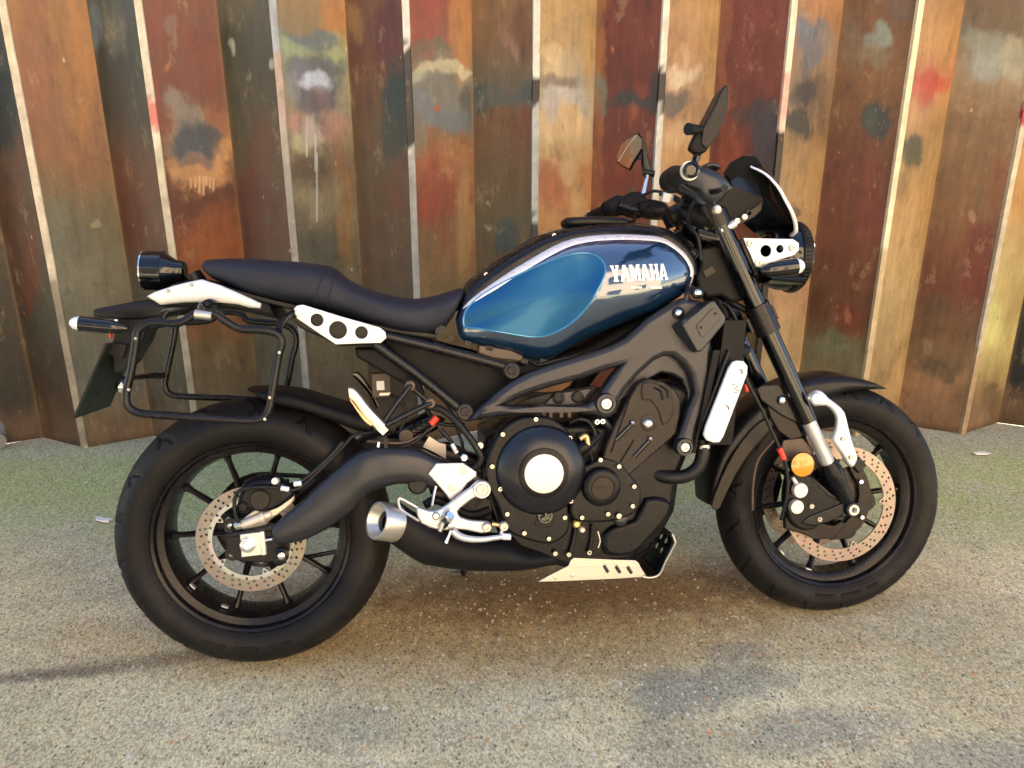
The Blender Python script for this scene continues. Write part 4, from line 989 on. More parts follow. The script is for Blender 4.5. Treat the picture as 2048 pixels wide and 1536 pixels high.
for t in [1.0, .985] + [1 - .98 * (i / 22) for i in range(1, 23)]:
    for p in DENT:
        q = DC + (p - DC) * t; kv.append((q[0], tank_y(*q) - (.0003 if t == 1 else .0012), q[1]))
kf = grid_faces(24, KD); kf.append(tuple(23 * KD + j for j in range(KD)))
kmb = MB().add(kv, kf)
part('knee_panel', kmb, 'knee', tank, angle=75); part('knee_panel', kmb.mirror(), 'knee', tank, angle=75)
part('knee_crease_highlight', tube([(p[0], tank_y(*p) - .0006, p[1]) for p in DENT[::2]], .0022, closed=True, smooth=False, k=8), 'knee_highlight', tank)  # painted highlight following the crease of the knee panel
# silver stripe lying on the upper edge
i0 = min(range(K), key=lambda i: (TK[i][0] - P2([(932, 622)], TY)[0][0]) ** 2 + (TK[i][1] - P2([(932, 622)], TY)[0][1]) ** 2)
i1 = min(range(K), key=lambda i: (TK[i][0] - P2([(1368, 584)], TY)[0][0]) ** 2 + (TK[i][1] - P2([(1368, 584)], TY)[0][1]) ** 2)
idx = list(range(i0, i1 + 1)) if i1 > i0 else list(range(i0, K)) + list(range(0, i1 + 1))
sv = []; W_ = .015
for n_, i in enumerate(idx):
    p = np.array(TK[i]); a = np.array(TK[(i + 1) % K]) - np.array(TK[i - 1]); a /= np.linalg.norm(a); nrm = np.array([a[1], -a[0]])
    if nrm @ (TKC - p) < 0: nrm = -nrm
    e = min(1, (n_ + .3) / 14, (len(idx) - n_ + .2) / 8) ** .7
    for s in (0.0, .12, .3, .5, .7, .88, 1.0):
        q = p + nrm * (.0015 + W_ * e * s); sv.append((q[0], tank_y(*q, dent=False) - (.0018 if 0 < s < 1 else .0002), q[1]))
st_ = MB().add(sv, grid_faces(len(idx), 7, False)); part('tank_stripe', st_, 'stripe', tank, angle=80)
part('tank_stripe', MB().add(st_.v, st_.f).mirror(), 'stripe', tank, angle=80)
# black cover along the top
TOPpx = [(915, 616), (922, 590), (936, 563), (959, 544), (985, 524), (1012, 505), (1043, 487), (1075, 471), (1104, 462), (1135, 453), (1180, 448), (1230, 445), (1275, 445), (1328, 455), (1352, 469), (1372, 489), (1388, 512), (1392, 545)]
BOTpx = [(920, 650), (926, 624), (944, 600), (968, 579), (999, 558), (1030, 538), (1062, 519), (1096, 500), (1125, 487), (1160, 477), (1195, 473), (1235, 471), (1275, 472), (1318, 476), (1340, 487), (1360, 504), (1376, 526), (1382, 552)]
tr = catmull([(*a, *b_) for a, b_ in zip(P2(TOPpx, -.03), P2(BOTpx, -.088))], 5)
cv = []; kk = 21
for r in tr:
    for j in range(kk):
        t = pi * j / (kk - 1); yy = -.0885 * cos(t); f_ = sin(t) ** .62
        cv.append((r[2] + (r[0] - r[2]) * f_, yy, r[3] + (r[1] - r[3]) * f_))
part('tank_cover', MB().add(cv, grid_faces(len(tr), kk, False)), 'satin', angle=80, label='black cover over the top of the tank')
for q in ((1108, 471), (972, 549), (1263, 458)): bolt(*q, -.072, .005, .004, 'bolt', name='cover_bolt')
part('filler_cap_base', band([(1128, 439), (1140, 434), (1196, 432), (1245, 434), (1262, 440)], [(1130, 452), (1142, 456), (1196, 456), (1245, 456), (1262, 454)], 0, [.03, .045, .05, .045, .03], n=3, cap=.003), 'black')
# maker's name on the tank, letters with serifs laid on the curved side
GL = {'Y': [[(0, 1), (.42, 1), (.42, .90), (.38, .90), (.50, .62), (.62, .90), (.58, .90), (.58, 1), (1, 1), (1, .90), (.92, .90), (.68, .36), (.68, .10), (.78, .10), (.78, 0), (.22, 0), (.22, .10), (.32, .10), (.32, .36), (.08, .90), (0, .90)]],
      'A': [[(0, 0), (.36, 0), (.36, .10), (.31, .10), (.34, .20), (.64, .20), (.67, .10), (.62, .10), (.62, 0), (1, 0), (1, .10), (.93, .10), (.66, 1), (.34, 1), (.07, .10), (0, .10)], [(.40, .36), (.60, .36), (.50, .70)]],
      'M': [[(0, 0), (.34, 0), (.34, .10), (.27, .10), (.27, .62), (.44, .06), (.56, .06), (.73, .62), (.73, .10), (.66, .10), (.66, 0), (1, 0), (1, .10), (.95, .10), (.95, .90), (1, .90), (1, 1), (.68, 1), (.50, .44), (.32, 1), (0, 1), (0, .90), (.05, .90), (.05, .10), (0, .10)]],
      'H': [[(0, 0), (.42, 0), (.42, .10), (.35, .10), (.35, .40), (.65, .40), (.65, .10), (.58, .10), (.58, 0), (1, 0), (1, .10), (.93, .10), (.93, .90), (1, .90), (1, 1), (.58, 1), (.58, .90), (.65, .90), (.65, .58), (.35, .58), (.35, .90), (.42, .90), (.42, 1), (0, 1), (0, .90), (.07, .90), (.07, .10), (0, .10)]]}
def dens(lp):
    o = []
    for i, p in enumerate(lp):
        q = lp[(i + 1) % len(lp)]; n = max(1, int(np.hypot(q[0] - p[0], q[1] - p[1]) / .15))
        for k in range(n): o.append((p[0] + (q[0] - p[0]) * k / n, p[1] + (q[1] - p[1]) * k / n))
    return o
P00, P10, P01 = [np.array(P2([q], -.17)[0]) for q in ((1222, 564), (1341, 559), (1219, 531))]
xs_ = 0.
for chh, wd in zip('YAMAHA', (.150, .165, .185, .165, .160, .165)):
    g = [[tuple(P00 + (P10 - P00) * (xs_ + wd * u) + (P01 - P00) * v_) for u, v_ in dens(lp)] for lp in GL[chh]]
    gm = plate(g[0], 0, .0020, .0003, g[1:])
    gm.v = [(x, tank_y(x, z) - .0008 + y, z) for x, y, z in gm.v]
    part('letter', gm, 'letter', tank, angle=30); xs_ += wd + .002
for (u0, u1) in ((1262, 1285), (1305, 1326)):     # two faint lines of small print below
    for q in np.arange(u0, u1, 4):
        c = P2([(q, 575)], -.17)[0]; y_ = tank_y(*c) - .0004; part('small_print', box((c[0], y_, c[1]), (.0024, .0006, .0042)), 'letter', tank, smooth=False)

# ---------------------------------------------------------- frame
FR = [(934, 842), (950, 822), (968, 805), (997, 780), (1026, 760), (1056, 745), (1114, 725), (1173, 707), (1217, 692), (1246, 678), (1270, 656), (1290, 638), (1314, 622), (1337, 608), (1362, 596), (1395, 600), (1416, 640), (1421, 697), (1417, 772), (1406, 815), (1393, 854), (1387, 880), (1386, 900), (1366, 912), (1347, 900), (1348, 882), (1360, 852), (1371, 818), (1386, 785), (1378, 750), (1362, 727), (1342, 712), (1324, 712), (1305, 722), (1276, 748), (1250, 777), (1236, 798), (1234, 818), (1222, 833), (1205, 836), (1190, 830), (1158, 825), (1085, 823), (997, 832), (960, 838)]
TRI = [(1006, 808), (1032, 796), (1056, 786), (1100, 772), (1158, 757), (1202, 741), (1240, 730), (1222, 750), (1204, 775), (1190, 797), (1172, 808), (1140, 811), (1079, 811), (1030, 811)]
fr = pplate(FR, -.142, .034, .0135, [TRI]); pplate([(934, 842), (968, 805), (1026, 760), (1114, 725), (1217, 692), (1270, 656), (1337, 608), (1395, 604), (1416, 640), (1416, 700), (1410, 772), (1395, 840), (1380, 905), (1350, 905), (1340, 890), (1356, 850), (1369, 806), (1368, 780), (1358, 758), (1340, 748), (1318, 744), (1290, 760), (1262, 785), (1240, 800), (1232, 828), (1200, 832), (1085, 818), (960, 836)], -.108, .04, .006, [TRI], mb=fr)
part('frame', fr, 'frame', angle=50, label='dark grey cast frame, near side')
f2 = pplate(FR, -.142, .034, .0135, [TRI]).mirror(); part('frame', f2, 'frame', angle=50, label='dark grey cast frame, far side')
for q, r in (((1209, 806), .022), ((1365, 892), .019)):
    c = S(*q, -.150); part('engine_mount', lathe([(0, r * 1.15), (.014, r * 1.1), (.018, r), (.018, r * .72), (.012, r * .68)], c, (0, -1, 0), k=32), 'frame')
    part('mount_bolt', lathe([(0, r * .60), (.007, r * .60), (.010, r * .5), (.010, r * .3), (.005, r * .25)], (c.x, c.y - .010, c.z), (0, -1, 0), k=24), 'cream')
part('frame_inner_plate', pplate([(1020, 812), (1060, 796), (1100, 785), (1180, 772), (1200, 775), (1170, 812)], -.112, .01, .002), 'engine')
part('throttle_body_cover', pplate([(1085, 810), (1112, 786), (1184, 776), (1160, 812)], -.122, .01, .003), 'frame')
for q in ((1117, 795), (1155, 794)):
    c = S(*q, -.128); part('rubber_plug', lathe([(0, .014), (.006, .014), (.008, .011), (.008, .008), (.004, .007)], c, (0, -1, 0), k=24), 'engine')
part('air_box', pplate([(1060, 720), (1160, 690), (1250, 640), (1310, 610), (1330, 640), (1280, 680), (1200, 720), (1120, 740)], 0, .12, .02), 'matt')

# ---------------------------------------------------------- engine
part('engine_block', pplate([(962, 860), (1010, 835), (1200, 830), (1245, 790), (1290, 750), (1345, 760), (1372, 820), (1350, 880), (1330, 930), (1320, 1000), (1298, 1040), (1270, 1075), (1235, 1098), (1120, 1110), (1030, 1085), (985, 1040), (962, 960)], 0, .24, .02), 'engine')
part('cylinder_fins', pplate([(1215, 850), (1262, 850), (1262, 925), (1190, 925)], -.115, .03, .004), 'engine')
cc = pplate([(1068, 830), (1035, 834), (1005, 852), (985, 880), (973, 910), (968, 945), (976, 975), (992, 1005), (1004, 1040), (1018, 1060), (1048, 1073), (1097, 1083), (1128, 1064), (1136, 1040), (1132, 1005), (1150, 985), (1160, 950), (1158, 915), (1145, 878), (1124, 850), (1096, 833)], -.135, .05, .006, smooth=3)
cl = part('clutch_cover', cc, 'engine', angle=50)
CC = S(1082, 940, -.158)
part('clutch_dome', lathe([(0, .104), (.006, .1025), (.013, .097), (.020, .088), (.027, .076), (.032, .063), (.0345, .054), (.035, .049), (.035, .001)], CC, (0, -1, 0), k=96), 'dome', cl, angle=60)
part('clutch_step', lathe([(.026, .060), (.036, .056), (.038, .050), (.038, .001)], CC, (0, -1, 0), k=72), 'engine', cl)
part('cover_disc', lathe([(.034, .044), (.040, .0445), (.042, .0435), (.0425, .040), (.0425, .001)], CC, (0, -1, 0), k=72), 'cream', cl)
part('clutch_rim', tube([(CC.x + .115 * cos(a), -.152, CC.z + .115 * sin(a)) for a in np.linspace(1.3, 4.0, 22)], .0028, k=8), 'engine', cl)
g1 = pplate([(1155, 935), (1178, 922), (1205, 911), (1240, 925), (1258, 950), (1274, 968), (1277, 992), (1270, 1015), (1245, 1030), (1215, 1038), (1170, 1040), (1142, 1034), (1136, 1012), (1142, 988), (1150, 975), (1154, 955)], -.135, .05, .006, smooth=2)
g = part('crank_cover', g1, 'engine', angle=50)
GC = S(1201, 972, -.160)
part('crank_dome', lathe([(0, .0455), (.010, .045), (.018, .042), (.022, .036), (.022, .027), (.0205, .026), (.0205, .001)], GC, (0, -1, 0), k=64), 'engine', g, angle=35)
part('crank_disc', lathe([(.020, .0255), (.0225, .025), (.0225, .001)], GC, (0, -1, 0), k=48), 'cover', g)
for k, u in enumerate((-10, -4, 3, 9)):
    c = S(1200 + u, 974, -.184); part('embossed_mark', box((c.x, -.1832, c.z), (.0035, .001, .007)), 'engine', g, smooth=False)
for k, q in enumerate([(1071, 838), (1005, 868), (1139, 875), (984, 932), (1000, 977), (1014, 1027), (1048, 1065), (1097, 1076), (1129, 1034), (1141, 1001), (1136, 990)]): bolt(*q, -.162, .0056, .007, 'bolt', name='cover_bolt')
for q in [(1160, 941), (1157, 928), (1200, 919), (1237, 932), (1267, 972), (1264, 1011), (1215, 1027), (1163, 1034), (1237, 1031)]: bolt(*q, -.162, .0056, .007, 'bolt', name='cover_bolt')
oc = S(1090, 1031, -.160)
of = part('oil_filler', lathe([(0, .019), (.004, .019), (.006, .017), (.006, .013), (.002, .012), (.002, .001)], oc, (0, -1, 0), k=32), 'gloss')
for a in (90, 210, 330):
    part('filler_grip', box((oc.x + .006 * cos(radians(a)), oc.y - .006, oc.z + .006 * sin(radians(a))), (.012, .010, .004), Matrix.Rotation(-radians(a), 3, 'Y')), 'gloss', of, angle=20)
part('cover_boss', pplate([(1068, 1050), (1078, 1018), (1104, 1016), (1110, 1040), (1100, 1054)], -.158, .006, .002), 'engine')
# head cover on the cylinders
hc = pplate([(1271, 766), (1292, 756), (1322, 761), (1347, 779), (1357, 798), (1355, 832), (1347, 866), (1322, 890), (1300, 908), (1276, 930), (1252, 950), (1225, 930), (1202, 914), (1207, 893), (1228, 843), (1248, 804)], -.140, .035, .005)
hd = part('cam_chain_cover', hc, 'cover', angle=40)
part('cover_ridge', pplate([(1283, 772), (1296, 764), (1320, 770), (1340, 786), (1346, 806), (1342, 835), (1325, 850), (1318, 825), (1300, 800), (1285, 800)], -.158, .006, .002, smooth=2), 'cover', hd)
for a, b_ in (((1308, 775), (1325, 800)), ((1320, 772), (1336, 796))):
    part('cover_groove', tube([S(*a, -.162), S((a[0] + b_[0]) / 2 + 5, (a[1] + b_[1]) / 2 - 4, -.162), S(*b_, -.162)], .0022, k=6), 'engine', hd)
part('cover_seam', tube([S(1262, 790, -.1585), S(1243, 845, -.1585), S(1222, 905, -.1585)], .0018, k=6, smooth=False), 'engine', hd)
part('cover_seam', tube([S(1268, 880, -.1585), S(1240, 925, -.1585)], .0018, k=6, smooth=False), 'engine', hd)
for a, b_ in (((1231, 880), (1262, 849)), ((1267, 914), (1298, 881))):
    part('bolt_well', tube([S(*a, -.156), S(*b_, -.156)], .0058, smooth=False), 'gloss', hd)
    c = S(b_[0] + 3, b_[1] - 3, -.158); part('well_bolt', lathe([(0, .0065), (.006, .006), (.009, .003)], c, (-.3, -1, .4), k=16), 'bolt', hd)
c = S(1295, 847, -.156); part('dome_bolt', lathe([(0, .0135), (.006, .0125), (.010, .009), (.011, .004), (.011, .001)], c, (0, -1, 0), k=28), 'bolt', hd)
part('boss_ring', lathe([(0, .021), (.004, .020), (.005, .016)], S(1297, 845, -.155), (0, -1, 0), k=28), 'cover', hd)
c = S(1182, 902, -.14)
part('coolant_joint', tube([S(1145, 912, -.15), S(1165, 896, -.16), S(1180, 886, -.155), S(1198, 868, -.14)], [.016, .015, .011, .010]), 'engine')
part('temperature_sensor', tube([S(1160, 878, -.165), S(1172, 872, -.165), S(1176, 890, -.165)], .006), 'gold')
part('sensor_plug', tube([S(1186, 846, -.15), S(1205, 842, -.15), S(1222, 858, -.14)], [.008, .010, .007]), 'bluegrey')
for q in ((1193, 843), (1204, 842)): bolt(*q, -.155, .006, .008, 'chrome', name='plug_pin')
for u in (1087, 1101, 1122, 1138): part('wire_connector', box(S(u, 829, -.12), (.008, .01, .012)), 'far_brown', angle=20)
# oil cooler / lower crankcase block with its step
part('oil_cooler', pplate([(1222, 1040), (1258, 1030), (1280, 988), (1322, 990), (1330, 1008), (1326, 1022), (1310, 1044), (1290, 1066), (1268, 1090), (1240, 1102), (1200, 1098), (1196, 1060)], -.085, .10, .012, smooth=2), 'engine')
part('drain_boss', lathe([(0, .015), (.010, .015), (.013, .010)], S(1240, 1038, -.135), (0, -1, 0), k=28), 'bluegrey'); bolt(1237, 1031, -.165, .0068, .006, 'bolt', name='drain_bolt')
part('header_pipe', band([(1050, 1095), (1120, 1100), (1200, 1098), (1245, 1090), (1272, 1070), (1280, 1040)], [(1050, 1140), (1120, 1128), (1200, 1128), (1255, 1124), (1288, 1104), (1300, 1064)], -.03, .08, n=2.2), 'cover', angle=60)
part('oil_pipe', tube([S(1152, 1046, -.13), S(1148, 1075, -.13), S(1140, 1108, -.13)], .005), 'hose'); part('oil_pipe', tube([S(1185, 1050, -.13), S(1183, 1080, -.13), S(1178, 1105, -.13)], .004), 'hose')
part('selector_rod', tube([S(1195, 1062, -.12), S(1200, 1082, -.12), S(1196, 1095, -.12)], .0035), 'bolt')
part('oil_union', lathe([(0, .010), (.008, .010), (.012, .006)], S(1152, 1046, -.135), (0, -1, 0), k=16), 'gold'); part('oil_union', lathe([(0, .008), (.008, .008), (.012, .005)], S(1163, 1058, -.137), (0, -1, 0), k=6), 'cream')
for q in ((1110, 1106), (1137, 1108), (1178, 1104)): bolt(*q, -.13, .006, .006, 'bolt', name='sump_bolt')
# skid plate
sk = pplate([(1074, 1163), (1102, 1148), (1136, 1131), (1141, 1120), (1147, 1115), (1190, 1117), (1236, 1119), (1270, 1120), (1277, 1126), (1282, 1136), (1294, 1153), (1236, 1157), (1150, 1161)], -.118, .006, .0015)
so2 = part('skid_plate', sk, 'alu', angle=30)
for q in ((1212, 1138), (1236, 1139), (1259, 1140)):
    a, b_ = S(q[0] - 4, q[1] - 7, -.1225), S(q[0] + 4, q[1] + 6, -.1225); part('slot', tube([a, b_], .0042, smooth=False), 'gloss', so2)
for q in ((1110, 1156), (1144, 1151)): bolt(*q, -.121, .004, .002, 'bolt', so2, 'skid_screw')
part('skid_crease', tube([S(1139, 1131, -.1205), S(1280, 1134, -.1205)], .0016, smooth=False, k=8), 'alu', so2)
pf = [S(*q, -.118) for q in ((1284, 1152), (1300, 1154), (1318, 1147), (1330, 1122), (1346, 1092), (1349, 1083), (1343, 1066))]
pf = [Vector((q[0], 0, q[2])) for q in catmull([tuple(p) for p in pf], 4)]
v = []
for p in pf:
    for yy in (-.121, -.06, 0, .06, .115): v.append((p.x, yy, p.z))
keep = lambda F: [f for f in F if not (11 <= min(q % (5 * len(pf)) for q in f) // 5 < 20)]
fs = MB().add(v, keep(grid_faces(len(pf), 5, False))); k0 = len(fs.v)
v2 = []
for i, p in enumerate(pf):
    t = (pf[min(i + 1, len(pf) - 1)] - pf[max(i - 1, 0)]).normalized(); n_ = Vector((-t.z, 0, t.x)) * .004
    for yy in (-.121, -.06, 0, .06, .115): v2.append((p.x + n_.x, yy, p.z + n_.z))
fs.add(v2, keep(grid_faces(len(pf), 5, False, True)))
n5 = len(pf)
fs.f += [(i * 5, (i + 1) * 5, (i + 1) * 5 + k0, i * 5 + k0) for i in range(n5 - 1) if not 11 <= i < 20] + [(i * 5 + 4, i * 5 + 4 + k0, (i + 1) * 5 + 4 + k0, (i + 1) * 5 + 4) for i in range(n5 - 1) if not 11 <= i < 20] + [((n5 - 1) * 5 + j, (n5 - 1) * 5 + j + 1, (n5 - 1) * 5 + j + 1 + k0, (n5 - 1) * 5 + j + k0) for j in range(4)]
part('skid_plate_front', fs, 'engine', so2, angle=40)
part('skid_edge', tube([(p.x, -.1225, p.z) for p in pf], .0026, smooth=False, k=8), 'alu', so2)
A_, B_ = pf[11], pf[20]
dU = (B_ - A_).normalized(); LU = (B_ - A_).length; dN = Vector((-dU.z, 0, dU.x))
hl_ = []
for q in ((1348, 1086), (1337, 1112)):
    c = S(*q, -.118); c.y = 0; vv = min(LU - .012, max(.012, (c - A_).dot(dU)))
    for yy in (-.078, -.041, -.004, .033): hl_.append((yy, vv, .0085))
pm = plate([(-.119, 0), (.113, 0), (.113, LU), (-.119, LU)], 0, .004, .0008, hl_)
pm.v = [tuple(A_ + dU * c + dN * (.002 - b_) + Vector((0, a, 0))) for a, b_, c in pm.v]
part('skid_plate_vent_panel', pm, 'engine', so2, angle=30)

# ---------------------------------------------------------- rider's footrest plate and linkage
FP = pplate([(856, 948), (872, 927), (927, 926), (953, 943), (953, 953), (935, 966), (922, 985), (900, 1002), (893, 990), (873, 966)], -.140, .010, .003)
fp = part('footrest_plate', FP, 'silver', angle=35)
part('footrest_plate_edge', pplate([(857, 947), (873, 927), (927, 926), (930, 932), (876, 936), (866, 955)], -.146, .006, .0025), 'white', fp)
for q in ((928, 941), (903, 976)): bolt(*q, -.146, .008, .0025, 'cast', fp, 'plate_screw')
arm = pplate([(946, 968), (958, 960), (978, 968), (979, 986), (966, 995), (950, 994), (930, 1008), (915, 1022), (922, 1034), (945, 1040), (974, 1042), (984, 1050), (980, 1062), (962, 1066), (935, 1060), (905, 1058), (880, 1060), (842, 1046), (832, 1018), (838, 1014), (858, 1021), (878, 1018), (905, 1000), (925, 985), (940, 974)], -.165, .014, .0045, smooth=2)
ar = part('brake_pedal_bracket', arm, 'silver', fp, angle=50)
part('pivot_ring', lathe([(0, .020), (.012, .020), (.015, .0185), (.015, .0145), (.011, .0135), (.011, .001)], S(963, 977, -.168), (0, -1, 0), k=40), 'silver', fp)
part('pivot_bolt', lathe([(0, .0125), (.006, .0125), (.009, .011), (.009, .006), (.005, .005)], S(963, 977, -.178), (0, -1, 0), k=28), 'cast', fp)
part('heel_loop', tube([S(836, 1016, -.165), S(806, 999, -.17), S(798, 998, -.172), (S(798, 1010, -.172)), S(806, 1022, -.172), S(838, 1042, -.165)], .0030, k=8), 'silver', fp)
part('pedal_bolt', lathe([(0, .009), (.005, .009), (.008, .006)], S(872, 1031, -.172), (0, -1, 0), k=20), 'bolt', fp)
part('footpeg_joint', lathe([(-.02, .012), (0, .013), (.02, .012), (.024, .009)], S(893, 1040, -.185), (.3, -.6, .55), k=8), 'chrome', fp, angle=25)
part('joint_clevis', box(S(900, 1036, -.178), (.014, .02, .030), Matrix.Rotation(.5, 3, 'Y')), 'chrome', fp, angle=20)
part('return_spring', tube([S(886, 1045, -.19), S(880, 1062, -.19)], .006, smooth=False), 'bolt', fp)
part('peg_feeler', tube([S(902, 1062, -.195), S(897, 1074, -.195), S(892, 1085, -.195)], [.0035, .004, .0055]), 'chrome', fp)
part('brake_pedal', tube([S(905, 1062, -.18), S(918, 1072, -.185), S(938, 1078, -.19), (S(965, 1079, -.19)), S(993, 1075, -.19), S(1010, 1073, -.19)], [.009, .0085, .0075, .0065, .006, .006]), 'silver', fp)
part('pedal_tip', tube([S(1004, 1073, -.19), S(1021, 1074, -.19)], .0075, smooth=False), 'clear', fp)
for q, r in (((973, 1053), .0105), ((1007, 1051), .0105)): part('link_bolt', lathe([(0, r), (.010, r), (.013, r * .8), (.013, r * .45), (.009, r * .4)], S(*q, -.172), (0, -1, 0), k=28), 'cast', fp)
part('link_rod', tube([S(984, 1048, -.172), S(998, 1050, -.172)], .0055, smooth=False), 'gold', fp)
part('link_stub', tube([S(1005, 1056, -.176), S(1001, 1072, -.182)], .004, smooth=False), 'silver', fp)
part('far_footrest', band([(856, 948), (905, 930), (953, 948)], [(862, 970), (905, 985), (940, 975)], -.15, .01).mirror(), 'satin')
part('pivot_hole_disc', lathe([(0, .022), (.008, .022), (.012, .018), (.012, .001)], S(835, 968, -.122), (0, -1, 0), k=32), 'hose')  # matte dark disc standing in for a shaded hole
part('pivot_boss', pplate([(852, 948), (880, 930), (960, 925), (990, 980), (985, 1040), (930, 1040), (890, 1010), (860, 985)], -.105, .03, .006), 'engine')
part('master_cylinder_rod', tube([S(872, 972, -.135), S(868, 990, -.14), S(864, 1012, -.15)], .004), 'bolt')
part('linkage_tangle', tube([S(850, 1010, -.13), S(870, 1000, -.12), S(900, 1012, -.12), S(940, 1030, -.12), S(980, 1020, -.12)], .010), 'matt')
part('linkage_tangle', tube([S(930, 1040, -.11), S(960, 1010, -.11), S(985, 1040, -.11), S(1010, 1060, -.12)], .009), 'satin')
# passenger footrest
pb = part('passenger_peg', band([(697, 774), (712, 780), (740, 815), (771, 848)], [(700, 800), (708, 806), (730, 838), (760, 866)], -.20, .012, n=5, cap=.002), 'alu', angle=35)
part('peg_rubber', band([(699, 796), (728, 832), (745, 846)], [(702, 804), (726, 840), (742, 853)], -.212, .006, n=4), 'gold', pb)
part('peg_end', box(S(765, 857, -.20), (.020, .026, .016), Matrix.Rotation(.85, 3, 'Y')), 'alu', pb, angle=20)
part('footrest_hanger', tube([S(768, 843, -.18), S(792, 808, -.165), S(820, 772, -.15)], .0060, smooth=False), 'satin')
part('footrest_hanger', tube([S(772, 850, -.18), S(815, 828, -.165), S(860, 806, -.145)], .0062, smooth=False), 'satin')
part('footrest_hanger', tube([S(820, 772, -.14), S(860, 806, -.14)], .0055, smooth=False), 'satin')
for q in ((820, 771), (860, 806)):
    part('hanger_eye', lathe([(0, .0115), (.010, .0115), (.012, .009), (.012, .005), (.006, .004)], S(*q, -.138), (0, -1, 0), k=24), 'far_brown')
part('far_peg', band([(708, 744), (720, 746), (745, 778), (760, 808)], [(706, 754), (716, 764), (738, 790), (752, 818)], .2, .012, n=4), 'gloss')
part('regulator', pplate([(743, 746), (782, 744), (783, 792), (745, 794)], .02, .04, .003), 'far_brown', angle=25)
part('regulator_label', box(S(761, 771, -.004), (.018, .003, .022)), 'white', angle=20)
part('regulator_fin', box(S(770, 788, -.004), (.026, .004, .006)), 'cream', angle=20)
part('coolant_hose', tube([S(852, 812, -.11), S(880, 818, -.12), S(908, 838, -.13), S(934, 868, -.14), S(956, 900, -.145), S(963, 918, -.145), S(955, 932, -.14), S(944, 940, -.135)], .0080), 'hose')
part('cable', tube([S(735, 886, -.10), S(770, 892, -.12), S(805, 893, -.12), S(835, 880, -.12), S(858, 856, -.11)], .0035), 'hose')
part('cable', tube([S(735, 882, -.10), S(775, 886, -.125), S(812, 884, -.12), S(842, 870, -.11), S(872, 850, -.10)], .0030), 'far_brown')
part('cable_tie', box(S(772, 888, -.13), (.008, .006, .022)), 'black', angle=20)
part('cable_mark', box(S(757, 889, -.13), (.005, .004, .012), Matrix.Rotation(.2, 3, 'Y')), 'cream', angle=20)
part('shock_absorber', tube([S(800, 872, 0), S(868, 838, 0)], .026, smooth=False), 'gloss')
part('shock_spring', tube([S(796 + 70 * t, 874 - 36 * t, 0) + Vector((.030 * cos(t * 40), .030 * sin(t * 40), 0)) for t in np.linspace(0, 1, 50)], .005, k=6, m=2), 'satin')
part('shock_mount', lathe([(-.02, .012), (.0, .016), (.01, .016)], S(812, 872, -.06), (0, -1, 0), k=20), 'far_brown')
part('red_connector', tube([S(862, 848, -.12), S(874, 834, -.12)], .008, smooth=False), 'red')
part('brake_switch', tube([S(880, 858, -.125), S(900, 880, -.13), S(912, 902, -.14)], [.006, .005, .005]), 'hose')
part('switch_sleeve', tube([S(904, 888, -.136), S(914, 906, -.14)], .0055, smooth=False), 'cream')
part('switch_bolt', lathe([(0, .009), (.012, .009), (.014, .006)], S(928, 914, -.142), (0, -1, 0), k=6), 'chrome', angle=20)
part('side_bolt', lathe([(0, .007), (.008, .007)], S(960, 890, -.14), (0, -1, 0), k=16), 'cast')
part('reservoir_bracket', pplate([(858, 872), (880, 886), (892, 888), (892, 918), (870, 905), (845, 894)], -.03, .004, .001), 'cast', angle=20)
part('fork_bolts_far', tube([S(915, 790, .05), S(940, 770, .05)], .004, smooth=False), 'gold'); part('fork_bolts_far', tube([S(922, 798, .05), S(945, 786, .05)], .004, smooth=False), 'gold')

# ---------------------------------------------------------- radiator and black canister
part('radiator', prism(P2([(1428, 640), (1470, 640), (1442, 880), (1396, 880)], -.10), -.165, P2([(1428, 640), (1470, 640), (1442, 880), (1396, 880)], -.10), .165), 'matt', angle=20)
gd = pplate([(1464, 724), (1472, 721), (1486, 722), (1494, 732), (1493, 748), (1446, 872), (1438, 884), (1426, 885), (1412, 880), (1406, 870), (1410, 853), (1456, 736)], -.185, .012, .004)
gdo = part('radiator_guard', gd, 'white', angle=50)
for (a, b_) in (((1480, 738), (1483, 748)), ((1452, 810), (1456, 820))): part('guard_mark', tube([S(*a, -.1915), S((a[0] + b_[0]) / 2 + 3, (a[1] + b_[1]) / 2, -.1915), S(*b_, -.1915)], .0012, k=6), 'cover', gdo)
for u in range(5): part('guard_mark', tube([S(1464 + (u % 2) * 6 + u, 768 + u * 4, -.1915), S(1470 + (u % 2) * 6 + u, 769 + u * 4, -.1915)], .0009, k=6, smooth=False), 'cover', gdo)
part('radiator_cap', lathe([(-.01, .020), (0, .026), (.010, .026), (.018, .012)], S(1478, 700, -.12), (.1, -.3, 1), k=28), 'bluegrey')
part('radiator_hose', tube([S(1404, 880, -.13), S(1406, 905, -.135), S(1396, 935, -.135), S(1370, 952, -.13), S(1335, 954, -.12), S(1300, 944, -.10)], .0165, k=18), 'hose')
part('hose_clamp', tube([S(1405, 890, -.131), S(1406, 897, -.132)], .0182, smooth=False, k=18), 'bolt')
part('radiator_cable', tube([S(1458, 700, -.17), S(1440, 750, -.175), S(1415, 820, -.17), S(1395, 870, -.16), S(1388, 905, -.15)], .004), 'hose')
part('radiator_side', pplate([(1425, 700), (1440, 700), (1404, 860), (1394, 860)], -.165, .01, .002), 'matt')
cx_f = P2([(1364, 649), (1420, 603), (1430, 601), (1452, 634), (1450, 646), (1404, 702), (1394, 704)], -.20)
cx_b = P2([(1337, 654), (1392, 606), (1402, 604), (1436, 640), (1434, 652), (1392, 706), (1384, 706)], -.15)
cmb = prism(cx_f, -.20, cx_b, -.145)
